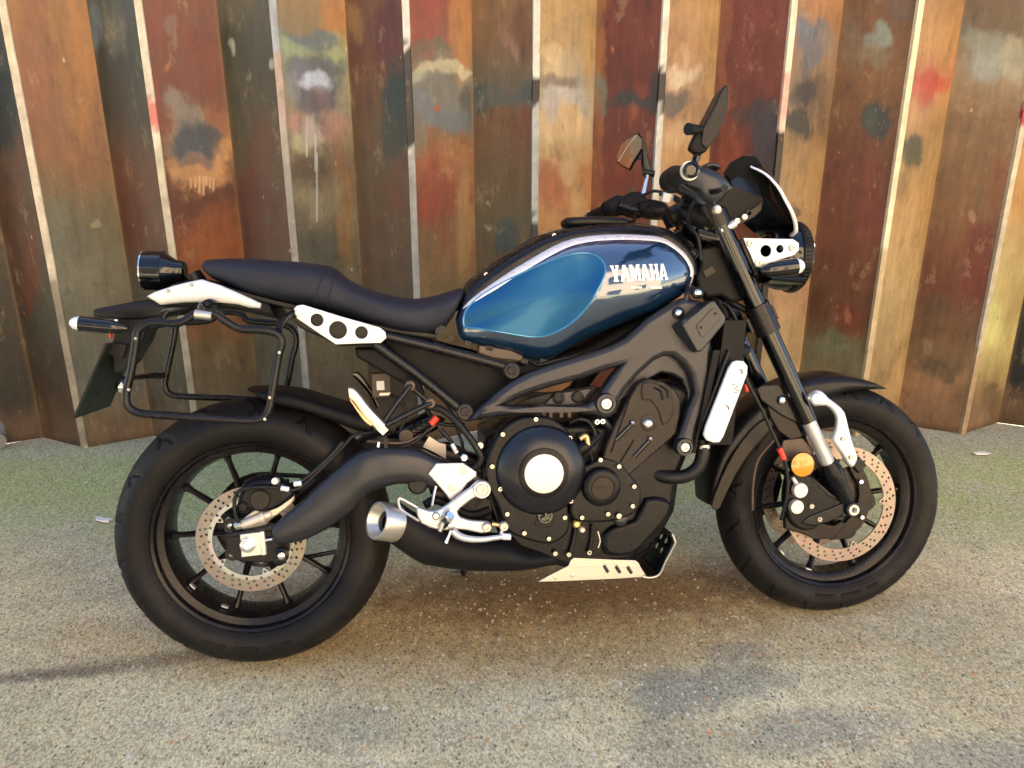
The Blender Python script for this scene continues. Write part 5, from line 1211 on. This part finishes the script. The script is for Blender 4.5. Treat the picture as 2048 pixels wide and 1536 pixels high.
cn = link('carbon_canister', mesh('carbon_canister', cmb.v, cmb.f, 30), 'bluegrey', B); bv = cn.modifiers.new('bevel', 'BEVEL'); bv.width = .003; bv.segments = 3
part('canister_panel', pplate([(1392, 652), (1424, 617), (1432, 616), (1440, 632), (1438, 640), (1408, 674), (1402, 674)], -.201, .003, .001), 'bluegrey', cn)
for q in ((1402, 655), (1431, 627)): bolt(*q, -.203, .003, .0015, 'engine', cn, 'canister_screw')
for q in ((1355, 626), (1393, 586)):
    c = S(*q, -.155); part('bolt_washer', lathe([(0, .014), (.008, .014), (.010, .011)], c, (0, -1, 0), k=28), 'engine')
    part('dome_bolt', lathe([(.008, .0095), (.012, .0085), (.015, .005), (.0155, .001)], c, (0, -1, 0), k=24), 'chrome')
part('tank_front_bracket', tube([S(1355, 626, -.15), S(1370, 606, -.15), S(1375, 588, -.15), S(1385, 575, -.12)], .006), 'frame')
part('cable_bundle', tube([S(1380, 600, -.13), S(1372, 585, -.13), S(1380, 555, -.11)], .005), 'hose')

# ---------------------------------------------------------- fork
FA, FB = S(1431, 430, -.098), S(1697, 1015, -.098)
fdir = (FB - FA).normalized()
def fpt(py, y=-.098):
    a, b_ = S(1431, 430, y), S(1613, 834, y); t = (py - 430) / 404
    p = a + (b_ - a) * t; return p
fork = {}
for s in (1, -1):
    def fp_(py):
        p = fpt(py); return Vector((p.x, p.y * s, p.z))
    bot = S(1697, 1015, -.098); bot.y *= s
    t = part('fork_tube', tube([fp_(418), fp_(500), fp_(620), fp_(842)], [.0225, .0235, .0235, .0215], smooth=False, k=32), 'gloss', angle=60)
    a, b_ = S(1615, 838, -.098), S(1661, 938, -.098); a.y *= s; b_.y *= s
    part('fork_guard', tube([a, b_], .0175, smooth=False, k=32), 'silver', t)
    d0, d1 = S(1655, 925, -.098), S(1678, 975, -.100); d0.y *= s; d1.y *= s
    part('axle_carrier', tube([d0, S(1666, 948, -.098) * 1 if s == 1 else Vector((S(1666, 948, -.098).x, .098, S(1666, 948, -.098).z)), d1, bot], [.022, .0265, .022, .018], k=24), 'engine', t)
    part('axle_end', lathe([(-.02, .019), (.012, .019), (.014, .017), (.014, .011), (.006, .010)], bot + Vector((0, -.010 * s, 0)), (0, -s, 0), k=32), 'satin', t)
    if s == 1: part('axle_bolt', lathe([(0, .0145), (.012, .0145), (.0165, .013), (.0165, .0075), (.006, .007), (.006, .001)], bot + Vector((0, -.010, 0)), (0, -1, 0), k=32), 'cream', t)
    part('lower_clamp', tube([fp_(606), fp_(660)], .0305, smooth=False, k=32), 'satin', t)
    part('upper_clamp', tube([fp_(424), fp_(450)], .029, smooth=False, k=32), 'satin', t)
    part('fork_cap', lathe([(0, .021), (.01, .021), (.012, .016), (.022, .014), (.022, .001)], fp_(424), -fdir, k=6), 'bolt', t, angle=20)
tube([(WB_, -.1, .3), (WB_, .1, .3)], .012, mb=(b := MB()), smooth=False); part('front_axle', b, 'bolt')
lc = fpt(634); uc = fpt(438)
def yoke(c, th, name):
    b = MB(); d = fdir
    R = Matrix((Vector((-d.z, 0, d.x)), Vector((0, 1, 0)), d)).transposed()
    box((c.x - .03 * 0, 0, c.z), (.075, .20, th), R, b); return part(name, b, 'satin', angle=20)
yoke(lc, .035, 'lower_yoke'); yoke(uc, .022, 'upper_yoke')
part('steering_head', tube([Vector((uc.x - .045, 0, uc.z - .01)), Vector((lc.x - .045, 0, lc.z))], .034, smooth=False, k=28), 'frame')
part('fork_brace', pplate([(1512, 778), (1522, 770), (1556, 768), (1600, 822), (1602, 850), (1560, 830), (1520, 800)], -.085, .012, .003), 'satin')
part('fork_brace_shield', pplate([(1530, 800), (1560, 808), (1588, 838), (1606, 872), (1580, 880), (1556, 862), (1540, 835)], -.080, .010, .003), 'cover')
part('brace_bolt', lathe([(0, .012), (.006, .011), (.010, .007), (.011, .001)], S(1563, 800, -.092), (0, -1, 0), k=24), 'chrome')
part('caliper_mount_plate', pplate([(1566, 880), (1604, 876), (1626, 900), (1618, 925), (1590, 930), (1560, 905)], -.085, .008, .002), 'far_brown')
# silver fender stay
stp = pplate([(1612, 795), (1628, 781), (1642, 782), (1656, 796), (1672, 808), (1687, 824), (1695, 855), (1703, 885), (1711, 908), (1712, 920), (1703, 934), (1694, 928), (1680, 905), (1664, 880), (1670, 858), (1672, 838), (1664, 822), (1650, 811), (1628, 812), (1619, 804)], -.128, .016, .005, smooth=2)
sty = part('fender_stay', stp, 'silver', angle=50)
part('stay_boss', lathe([(0, .0155), (.006, .0155), (.009, .012), (.009, .001)], S(1631, 797, -.134), (0, -1, 0), k=28), 'silver', sty)
for q in ((1631, 797), (1686, 878), (1702, 915)): bolt(*q, -.138, .005, .004, 'bolt', sty, 'stay_bolt')
# front mudguard
MU = [(1409, 1005), (1411, 965), (1421, 920), (1438, 880), (1464, 843), (1498, 808), (1545, 775), (1600, 752), (1654, 744), (1698, 749), (1743, 763), (1782, 778)]
ML = [(1438, 1015), (1444, 980), (1460, 935), (1486, 900), (1520, 868), (1548, 846), (1578, 822), (1612, 812), (1652, 806), (1692, 790), (1735, 784), (1781, 782)]
part('front_mudguard', band(MU, ML, 0, [.05, .066, .070, .072, .072, .072, .072, .072, .072, .070, .06, .025], n=2.8, cap=.003, k=36, yu=-.03, yl=-.07), 'black', angle=70)
part('mudguard_side', pplate([(1422, 1012), (1440, 960), (1468, 905), (1500, 862), (1530, 838), (1550, 842), (1528, 872), (1500, 905), (1470, 950), (1446, 1000), (1436, 1018)], -.074, .006, .002, smooth=2), 'cover')
# reflector, caliper
rf = part('side_reflector', lathe([(-.004, .029), (.004, .029), (.005, .0265), (.007, .001)], S(1604, 929, -.118), (0, -1, 0), k=40), 'orange')
part('reflector_rim', tube([S(1604, 929, -.118) + Vector((.029 * cos(a), 0, .029 * sin(a))) for a in np.linspace(0, 2 * pi, 33)[:-1]], .0022, k=8, closed=True, smooth=False), 'black', rf)
fc = pplate([(1572, 955), (1590, 940), (1618, 950), (1650, 985), (1690, 1005), (1680, 1030), (1640, 1040), (1625, 1055), (1600, 1058), (1575, 1040), (1566, 1000)], -.092, .03, .006, smooth=2)
fcb = part('front_caliper', fc, 'engine')
for q, r in (((1597, 979), .019), ((1590, 1012), .0175)): part('piston_cap', lathe([(0, r), (.010, r), (.013, r * .9), (.013, .001)], S(*q, -.112), (0, -1, 0), k=36), 'cream', fcb)
part('bleed_nipple', tube([S(1592, 966, -.118), S(1585, 955, -.118)], [.006, .004], smooth=False), 'cream', fcb)
part('caliper_arm', pplate([(1690, 1002), (1650, 1018), (1615, 1032), (1600, 1046), (1625, 1052), (1660, 1042), (1692, 1024)], -.105, .012, .004), 'satin')
part('caliper_arm', pplate([(1622, 952), (1660, 985), (1685, 1000), (1690, 1012), (1650, 992), (1618, 966)], -.10, .010, .003), 'satin')
part('lower_bracket', pplate([(1568, 1032), (1600, 1040), (1640, 1045), (1665, 1050), (1680, 1040), (1690, 1050), (1665, 1075), (1630, 1078), (1600, 1066), (1568, 1056)], -.085, .018, .004), 'cover')
for q in ((1638, 1038), (1622, 1012)): bolt(*q, -.108, .006, .006, 'cast', fcb, 'caliper_bolt')
part('rotor_hub', pplate([(1700, 900), (1722, 930), (1742, 985), (1730, 1040), (1700, 1070), (1660, 1080), (1650, 1060), (1690, 1045), (1714, 1010), (1716, 970), (1700, 940)], -.072, .006, .001, smooth=2), 'cover')
part('sensor_block', pplate([(1702, 926), (1718, 914), (1732, 930), (1716, 946)], -.08, .01, .002), 'black')
for q in ((1721, 963), (1723, 1034), (1713, 1018)): bolt(*q, -.082, .0055, .005, 'chrome', name='rotor_bolt')
part('front_brake_hose', tube([S(1484, 726, -.13), S(1492, 760, -.135), S(1518, 808, -.138), S(1540, 855, -.138), S(1556, 890, -.138), S(1570, 925, -.136), S(1575, 960, -.134), S(1572, 1000, -.13), S(1562, 1040, -.12)], .0042), 'hose')
part('hose_sleeve', tube([S(1558, 896, -.139), S(1568, 918, -.138)], .0068, smooth=False), 'red', label='red hose sleeve')
part('hose_sleeve', tube([S(1491, 768, -.13), S(1494, 782, -.13)], .006, smooth=False), 'red', label='red hose sleeve')
part('speed_sensor_wire', tube([S(1548, 880, -.10), S(1516, 920, -.09), S(1506, 970, -.085), S(1505, 1020, -.08)], .0035), 'far_brown')
part('far_caliper', pplate([(1500, 905), (1545, 900), (1560, 960), (1545, 1020), (1515, 1030), (1498, 990)], .085, .04, .008), 'engine')
part('far_reflector_disc', lathe([(0, .010), (.005, .010)], S(1552, 900, .05), (0, -1, 0)), 'clear')

# ---------------------------------------------------------- headlamp, bracket, cowl
h0, h1 = S(1514, 512, 0), S(1594, 510, 0); hax = Vector((1, 0, -.06)).normalized(); HR = .0865
hl = part('headlamp', lathe([(-.004, .012), (0, .035), (.012, .056), (.032, .074), (.060, .083), (.082, .0835), (.090, .0835)], h0, hax, k=64), 'gloss', angle=50)
part('lamp_rim', lathe([(.080, .0845), (.083, .0870), (.102, .0870), (.108, .083), (.108, .078)], h0, hax, k=64, cap=False), 'engine', hl, angle=30)
rk_ = MB()
for i in range(56):
    a = 2 * pi * i / 56; N_ = hax.orthogonal().normalized(); B_ = hax.cross(N_)
    p = h0 + hax * .094 + (N_ * cos(a) + B_ * sin(a)) * .0868; box(p, (.013, .0035, .0035), None, rk_)
part('rim_knurling', rk_, 'matt', hl, angle=20)
part('lamp_glass', lathe([(.110, .079), (.120, .06), (.126, .03), (.128, .001)], h0, hax, k=64, cap=False), 'clear', hl)
hb_ = pplate([(1486, 476), (1500, 476), (1585, 478), (1597, 486), (1597, 500), (1588, 510), (1552, 522), (1519, 536), (1510, 534), (1500, 508), (1492, 492)], -.112, .005, .0015, [(1531, 502, .0135), (1559, 498, .0090)])
hbo = part('headlamp_bracket', hb_, 'silver', angle=30)
part('headlamp_bracket', MB().add(hb_.v, hb_.f).mirror(), 'silver', angle=30)
for q, r in (((1499, 487), .008), ((1515, 527), .008), ((1583, 496), .0075)): bolt(*q, -.114, r, .006, 'cast', hbo, 'bracket_bolt')
part('bracket_leg', pplate([(1486, 478), (1500, 500), (1518, 540), (1508, 548), (1490, 510), (1478, 480)], -.105, .008, .002), 'black')
for q in ((1625, 491), (1623, 521)): part('rim_screw', box(S(*q, -.02), (.007, .012, .008)), 'clear', hl, angle=20)
for s in (1, -1):
    a, b_ = S(1530, 541, -.135), S(1597, 532, -.135); a.y *= s; b_.y *= s; d = b_ - a; L2 = d.length
    fi = part('front_indicator', lathe([(-.012, .004), (-.004, .011), (.012, .017), (L2 * .6, .0195), (L2 * .92, .0195)], a, d, k=32), 'gloss')
    part('indicator_lens', lathe([(L2 * .92, .019), (L2 * 1.05, .017), (L2 * 1.14, .010), (L2 * 1.16, .001)], a, d, k=32), 'clear', fi)
part('indicator_bar', tube([S(1530, 541, -.135), (S(1530, 541, 0))], .007), 'black')
part('lower_lamp_body', band([(1528, 548), (1560, 548), (1600, 544)], [(1530, 566), (1560, 570), (1590, 574)], 0, .08, n=2.2), 'gloss')
# smoked fly screen
FSU = [(1444, 347), (1456, 326), (1482, 312), (1508, 314), (1522, 330), (1536, 356), (1548, 382), (1566, 408), (1582, 432), (1588, 452)]
FSL = [(1452, 358), (1470, 368), (1496, 376), (1514, 385), (1524, 392), (1536, 400), (1546, 410), (1560, 424), (1576, 440), (1586, 456)]
sv = MB()
prof_ = P2([(1506, 313), (1522, 331), (1537, 358), (1549, 384), (1567, 410), (1582, 434), (1589, 454)], -.02)
prof_ = catmull(prof_, 4); rows = []
for i, p in enumerate(prof_):
    t = i / (len(prof_) - 1); hw = .085 + .055 * sin(pi * min(1, t * 1.1)) - .02 * (t > .9)
    for j in range(17):
        a = -1 + 2 * j / 16; rows.append((p[0] - .035 * abs(a) ** 2.0 * (1 - .25 * t), hw * a, p[1] - .035 * a * a))
k0 = len(rows); n_ = len(prof_)
back = [(x - .003, y, z - .001) for x, y, z in rows]
sv.add(rows + back, grid_faces(n_, 17, False) + [tuple(q + k0 for q in f) for f in grid_faces(n_, 17, False, True)])
scr = part('fly_screen', sv, 'smoke', angle=60)
part('screen_edge_highlight', tube([rows[i * 17] for i in range(n_)], [.0025 + .003 * i / n_ for i in range(n_)], smooth=False, k=8), 'stripe', scr)  # silver strip painted in for the highlight on the screen rim
part('screen_side', prism(P2([(1444, 348), (1458, 326), (1482, 313), (1508, 315), (1520, 332), (1534, 366), (1536, 392), (1526, 398), (1500, 378), (1468, 366)], -.07), -.080, P2([(1444, 348), (1458, 326), (1482, 313), (1508, 315), (1520, 332), (1534, 366), (1536, 392), (1526, 398), (1500, 378), (1468, 366)], -.07), -.076), 'void', scr, angle=20)
cwl = prism(P2([(1434, 410), (1465, 374), (1523, 395), (1525, 406), (1514, 426), (1474, 450), (1455, 446)], -.10), -.105, P2([(1434, 410), (1465, 374), (1523, 395), (1525, 406), (1514, 426), (1474, 450), (1455, 446)], -.10), .105)
part('instrument_cowl', cwl, 'matt', angle=25)
part('cowl_top', MB().add([tuple(S(1457, 355, -.06)), tuple(S(1482, 337, -.06)), tuple(S(1517, 369, -.08)), tuple(S(1524, 395, -.106)), tuple(S(1466, 373, -.106)), tuple(S(1482, 337, .06) + Vector((0, 0, -.01))), tuple(S(1457, 355, .06))], [(0, 1, 2, 3, 4), (0, 6, 5, 1)]), 'bluegrey', angle=20)
cb = part('cowl_bracket', pplate([(1470, 440), (1486, 430), (1512, 412), (1524, 404), (1522, 420), (1508, 434), (1474, 452)], -.110, .004, .001, [(1497, 426, .0055)]), 'cover', angle=30)
for q in ((1473, 442), (1488, 434)): bolt(*q, -.112, .0068, .006, 'cream', cb, 'cowl_bolt')
part('clamp_arm', tube([S(1440, 462, -.11), S(1458, 453, -.11), S(1470, 447, -.11)], .010, smooth=False), 'silver')
part('pinch_bolt', lathe([(0, .0105), (.010, .010), (.014, .006)], S(1431, 421, -.12), (.2, -1, .2), k=24), 'cream')

# ---------------------------------------------------------- handlebar and controls
H0, H1 = Vector((.924, -.41, 1.075)), Vector((.945, -.26, 1.082))
HB = [H0, H1, Vector((1.005, -.16, 1.065)), Vector((1.035, -.07, 1.045)), Vector((1.035, .07, 1.045)), Vector((1.005, .16, 1.065)), Vector((.945, .26, 1.082)), Vector((.924, .41, 1.075))]
part('handlebar', tube(HB, .0125, k=20), 'satin')
for s in (-1, 1):
    e0, e1 = Vector((.922, .405 * s, 1.074)), Vector((.940, .275 * s, 1.081)); d = (e0 - e1).normalized()
    g_ = part('grip', tube([e0, e1], .0170, smooth=False, k=28), 'matt')
    part('grip_ring', lathe([(0, .018), (.004, .0185), (.006, .018)], e0, d, k=32), 'silver', g_)
    part('bar_end', lathe([(.006, .015), (.012, .0165), (.026, .0155), (.028, .011), (.020, .009), (.020, .001)], e0, d, k=32), 'gloss', g_)
    part('grip_flange', lathe([(0, .024), (.006, .024)], e1, -d, k=32), 'matt', g_)
    q0 = Vector((.950, .235 * s, 1.083))
    part('switch_housing', lathe([(-.03, .020), (-.026, .027), (.022, .027), (.028, .018)], q0, (.12, -s, .03), k=20), 'matt')
    part('brake_lever' if s < 0 else 'clutch_lever', tube([Vector((.99, .20 * s, 1.066)), Vector((1.015, .27 * s, 1.052)), Vector((1.010, .35 * s, 1.045)), Vector((.995, .40 * s, 1.042))], [.009, .007, .006, .007]), 'satin')
    part('lever_perch', tube([Vector((.952, .205 * s, 1.082)), Vector((.99, .195 * s, 1.068))], .015, smooth=False, k=16), 'satin')
part('riser', tube([Vector((1.035, -.05, 1.045)), Vector((1.05, -.05, 1.01))], .02, smooth=False), 'satin'); part('riser', tube([Vector((1.035, .05, 1.045)), Vector((1.05, .05, 1.01))], .02, smooth=False), 'satin')
# brake fluid reservoir and master cylinder facing the camera
part('master_cylinder', band([(1352, 345), (1366, 334), (1395, 330), (1425, 338), (1448, 352), (1462, 372)], [(1354, 372), (1368, 380), (1390, 388), (1405, 402), (1425, 408), (1460, 380)], -.25, [.012, .02, .03, .035, .03, .012], n=3, cap=.006), 'bluegrey', angle=40)
part('reservoir_cap', band([(1408, 330), (1420, 324), (1434, 328)], [(1410, 338), (1422, 336), (1436, 340)], -.22, .025, n=3, cap=.004), 'bluegrey')
0 and part('bar_end_ring', lathe([(0, .0150), (.004, .0160), (.007, .0150), (.007, .0128), (0, .0125)], S(1378, 349, -.436), (-.05, -1, 0), k=40, cap=False), 'silver')
part('throttle_housing', band([(1352, 358), (1362, 366), (1378, 378), (1390, 384)], [(1354, 368), (1362, 378), (1378, 384), (1392, 390)], -.28, .02, n=3, cap=.006), 'black')
part('hose_bundle', tube([S(1388, 390, -.14), S(1380, 410, -.10), S(1372, 432, -.06), S(1390, 460, -.04), S(1400, 500, -.04)], .012), 'hose')
part('hose_bundle', tube([S(1410, 400, -.14), S(1405, 425, -.11), S(1412, 455, -.08), S(1420, 500, -.06)], .010), 'hose')
part('yoke_cluster', band([(1362, 412), (1385, 402), (1415, 402), (1440, 420)], [(1366, 440), (1385, 452), (1415, 462), (1440, 470)], -.04, [.05, .07, .08, .07], n=4, cap=.01), 'matt', angle=30)
part('yoke_cluster', band([(1372, 444), (1395, 450), (1425, 455), (1450, 470)], [(1378, 474), (1398, 486), (1425, 492), (1462, 500)], -.04, [.03, .05, .07, .07], n=4, cap=.01), 'gloss', angle=30)
part('key_switch', lathe([(0, .014), (.02, .014), (.024, .010)], S(1333, 404, 0), (.2, -.2, 1), k=24), 'cream')
part('bar_clamp', tube([S(1338, 432, -.03), S(1362, 424, -.03)], .022, smooth=False, k=24), 'black')
part('bar_clamp_ring', tube([S(1352, 428, -.03), S(1357, 426, -.03)], .0235, smooth=False, k=24), 'satin')
part('ignition_block', pplate([(1388, 500), (1420, 492), (1456, 500), (1480, 560), (1482, 600), (1455, 606), (1432, 592), (1405, 596), (1386, 580), (1382, 555), (1392, 530)], -.05, .07, .008), 'matt', angle=30)
part('block_label', pplate([(1405, 542), (1424, 532), (1432, 544), (1412, 556)], -.088, .002, .0005), 'cover', angle=20)
part('head_bolt', lathe([(0, .014), (.006, .013), (.008, .008), (.004, .007)], S(1385, 508, -.075), (0, -1, 0), k=24), 'engine')
part('cable_loop', tube([S(1320, 388, .08), S(1345, 392, .05), S(1362, 402, .02), S(1372, 418, 0)], .005), 'hose')
part('cable_loop', tube([S(1455, 605, -.06), S(1470, 640, -.06), S(1460, 665, -.1), S(1440, 655, -.12)], .006), 'hose')
part('cable_loop', tube([S(1500, 625, -.08), S(1475, 612, -.07), S(1452, 600, -.06)], .008), 'hose')
part('left_master', band([(1282, 402), (1300, 398), (1326, 404), (1340, 418)], [(1284, 428), (1300, 436), (1326, 438), (1342, 434)], .17, .03, n=4, cap=.008), 'matt')
part('left_switches', band([(1248, 392), (1262, 384), (1280, 384), (1292, 396)], [(1250, 428), (1264, 434), (1280, 436), (1292, 430)], .24, .028, n=4, cap=.006), 'matt')
part('left_lever_pivot', box(S(1260, 395, .25), (.01, .02, .05), Matrix.Rotation(.4, 3, 'Y')), 'satin', angle=20)
# mirrors: the near one is seen from its edge and back, the far one shows its glass
nm = part('mirror', prism(P2([(1399, 262), (1410, 240), (1424, 214), (1436, 186), (1446, 172), (1452, 174), (1452, 210), (1442, 244), (1432, 268), (1414, 296), (1406, 300), (1396, 290)], -.30), -.315, P2([(1396, 268), (1406, 246), (1420, 220), (1434, 192), (1444, 178), (1450, 182), (1450, 216), (1442, 248), (1430, 270), (1412, 292), (1404, 296), (1394, 286)], -.30), -.270), 'black', angle=30, label='near mirror, seen edge on')
bv = nm.modifiers.new('bevel', 'BEVEL'); bv.width = .006; bv.segments = 3
part('mirror_arm', band([(1396, 262), (1410, 262), (1428, 268)], [(1380, 300), (1392, 308), (1408, 306)], -.30, .012, n=4, cap=.004), 'matt', nm)
part('mirror_knob', tube([S(1402, 258, -.31), S(1390, 259, -.32), S(1376, 258, -.33)], [.008, .010, .0125]), 'matt', nm)
part('mirror_stalk', tube([S(1388, 334, -.26), S(1391, 318, -.28), S(1394, 300, -.30)], .0068), 'satin'); part('stalk_nut', tube([S(1392, 318, -.281), S(1395, 306, -.295)], .0085, smooth=False, k=16), 'chrome')
MG = [(1233, 314), (1240, 295), (1252, 281), (1274, 269), (1283, 277), (1283, 296), (1267, 320), (1258, 337), (1245, 331), (1234, 322)]
gv = []
for o_, dy in ((0, 0), (1, .012)):
    for a, b_ in MG:
        yy = .36 - (a - 1258) * .0030; q = S(a, b_, yy); gv.append((q.x + .004 * o_, yy + dy, q.z))
n_ = len(MG); md = MB().add(gv, [tuple(range(n_)), tuple(range(n_, 2 * n_))[::-1]] + [(i, i + n_, (i + 1) % n_ + n_, (i + 1) % n_) for i in range(n_)])
fm_ = part('mirror', md, 'mirror', angle=20, label='far mirror, showing its glass')
def mq(a, b_, o=.36):
    yy = o - (a - 1258) * .0030; q = S(a, b_, yy); return Vector((q.x, yy - .002, q.z))
part('mirror_frame', tube([mq(a, b_) + Vector((.006, .012, 0)) for a, b_ in MG], .0045, closed=True, smooth=False, k=8), 'black', fm_)
part('glass_crease', tube([mq(1272, 271), mq(1255, 293), mq(1237, 322)], .0010, k=6), 'clear', fm_)
part('mirror_arm', band([(1278, 264), (1290, 284), (1296, 310), (1306, 342)], [(1283, 284), (1283, 300), (1284, 330), (1288, 350)], .37, .010, n=3, cap=.005), 'satin', fm_)
part('mirror_joint', lathe([(-.012, .013), (.012, .013)], S(1272, 312, .35), (.6, -.7, .2), k=24), 'bluegrey', fm_)
part('ball_joint', tube([S(1286, 345, .36), S(1308, 348, .36)], .010, smooth=False), 'black', fm_)
part('mirror_stalk', tube([S(1284, 396, .30), S(1289, 376, .31), S(1294, 352, .33)], .0062), 'chrome')
# side stand on the far side, its foot on the ground
part('side_stand', tube([(.56, .11, .26), (.52, .20, .14), (.50, .285, .072)], [.012, .011, .010]), 'satin')
part('stand_foot', box((.49, .292, .0685), (.05, .035, .008), Matrix.Rotation(-LN, 3, 'X')), 'satin', angle=20)

for pts, r, m_ in (
    ([(1392, 400, -.16), (1380, 420, -.14), (1378, 450, -.10), (1396, 476, -.08), (1402, 520, -.08)], .005, 'hose'),
    ([(1404, 404, -.16), (1412, 430, -.14), (1438, 470, -.09), (1452, 520, -.08), (1464, 590, -.08)], .004, 'hose'),
    ([(1446, 606, -.12), (1462, 620, -.13), (1478, 660, -.13), (1482, 700, -.13), (1484, 726, -.13)], .0045, 'hose'),
    ([(1505, 640, -.06), (1490, 668, -.08), (1484, 690, -.1), (1462, 700, -.12), (1452, 730, -.14), (1430, 790, -.16)], .004, 'hose'),
    ([(1140, 846, -.14), (1160, 838, -.15), (1180, 846, -.15), (1190, 870, -.15), (1184, 900, -.15)], .0045, 'hose'),
    ([(1168, 870, -.15), (1180, 900, -.152), (1186, 925, -.15)], .0028, 'hose'),
    ([(1060, 722, -.10), (1080, 730, -.11), (1110, 722, -.11), (1150, 712, -.10)], .006, 'hose'),
    ([(842, 790, -.08), (860, 830, -.09), (880, 846, -.1), (905, 850, -.1), (930, 850, -.1)], .005, 'hose'),
    ([(890, 800, -.07), (905, 830, -.08), (915, 860, -.09), (925, 890, -.10), (924, 915, -.12)], .004, 'hose'),
    ([(975, 905, -.13), (968, 950, -.135), (980, 990, -.14), (992, 1030, -.14), (1000, 1050, -.14)], .0035, 'hose'),
    ([(1282, 392, .15), (1310, 382, .12), (1340, 392, .08), (1360, 410, .05)], .004, 'hose'),
    ([(780, 790, -.05), (800, 800, -.06), (812, 830, -.06), (800, 860, -.06)], .004, 'hose')):
    part('cable', tube([S(a, b_, y_) for a, b_, y_ in pts], r), m_)
for q, yy in (((1170, 707), -.05), ((1120, 815), -.128), ((1100, 815), -.128)): bolt(*q, yy, .004, .004, 'bolt', name='clip_screw')
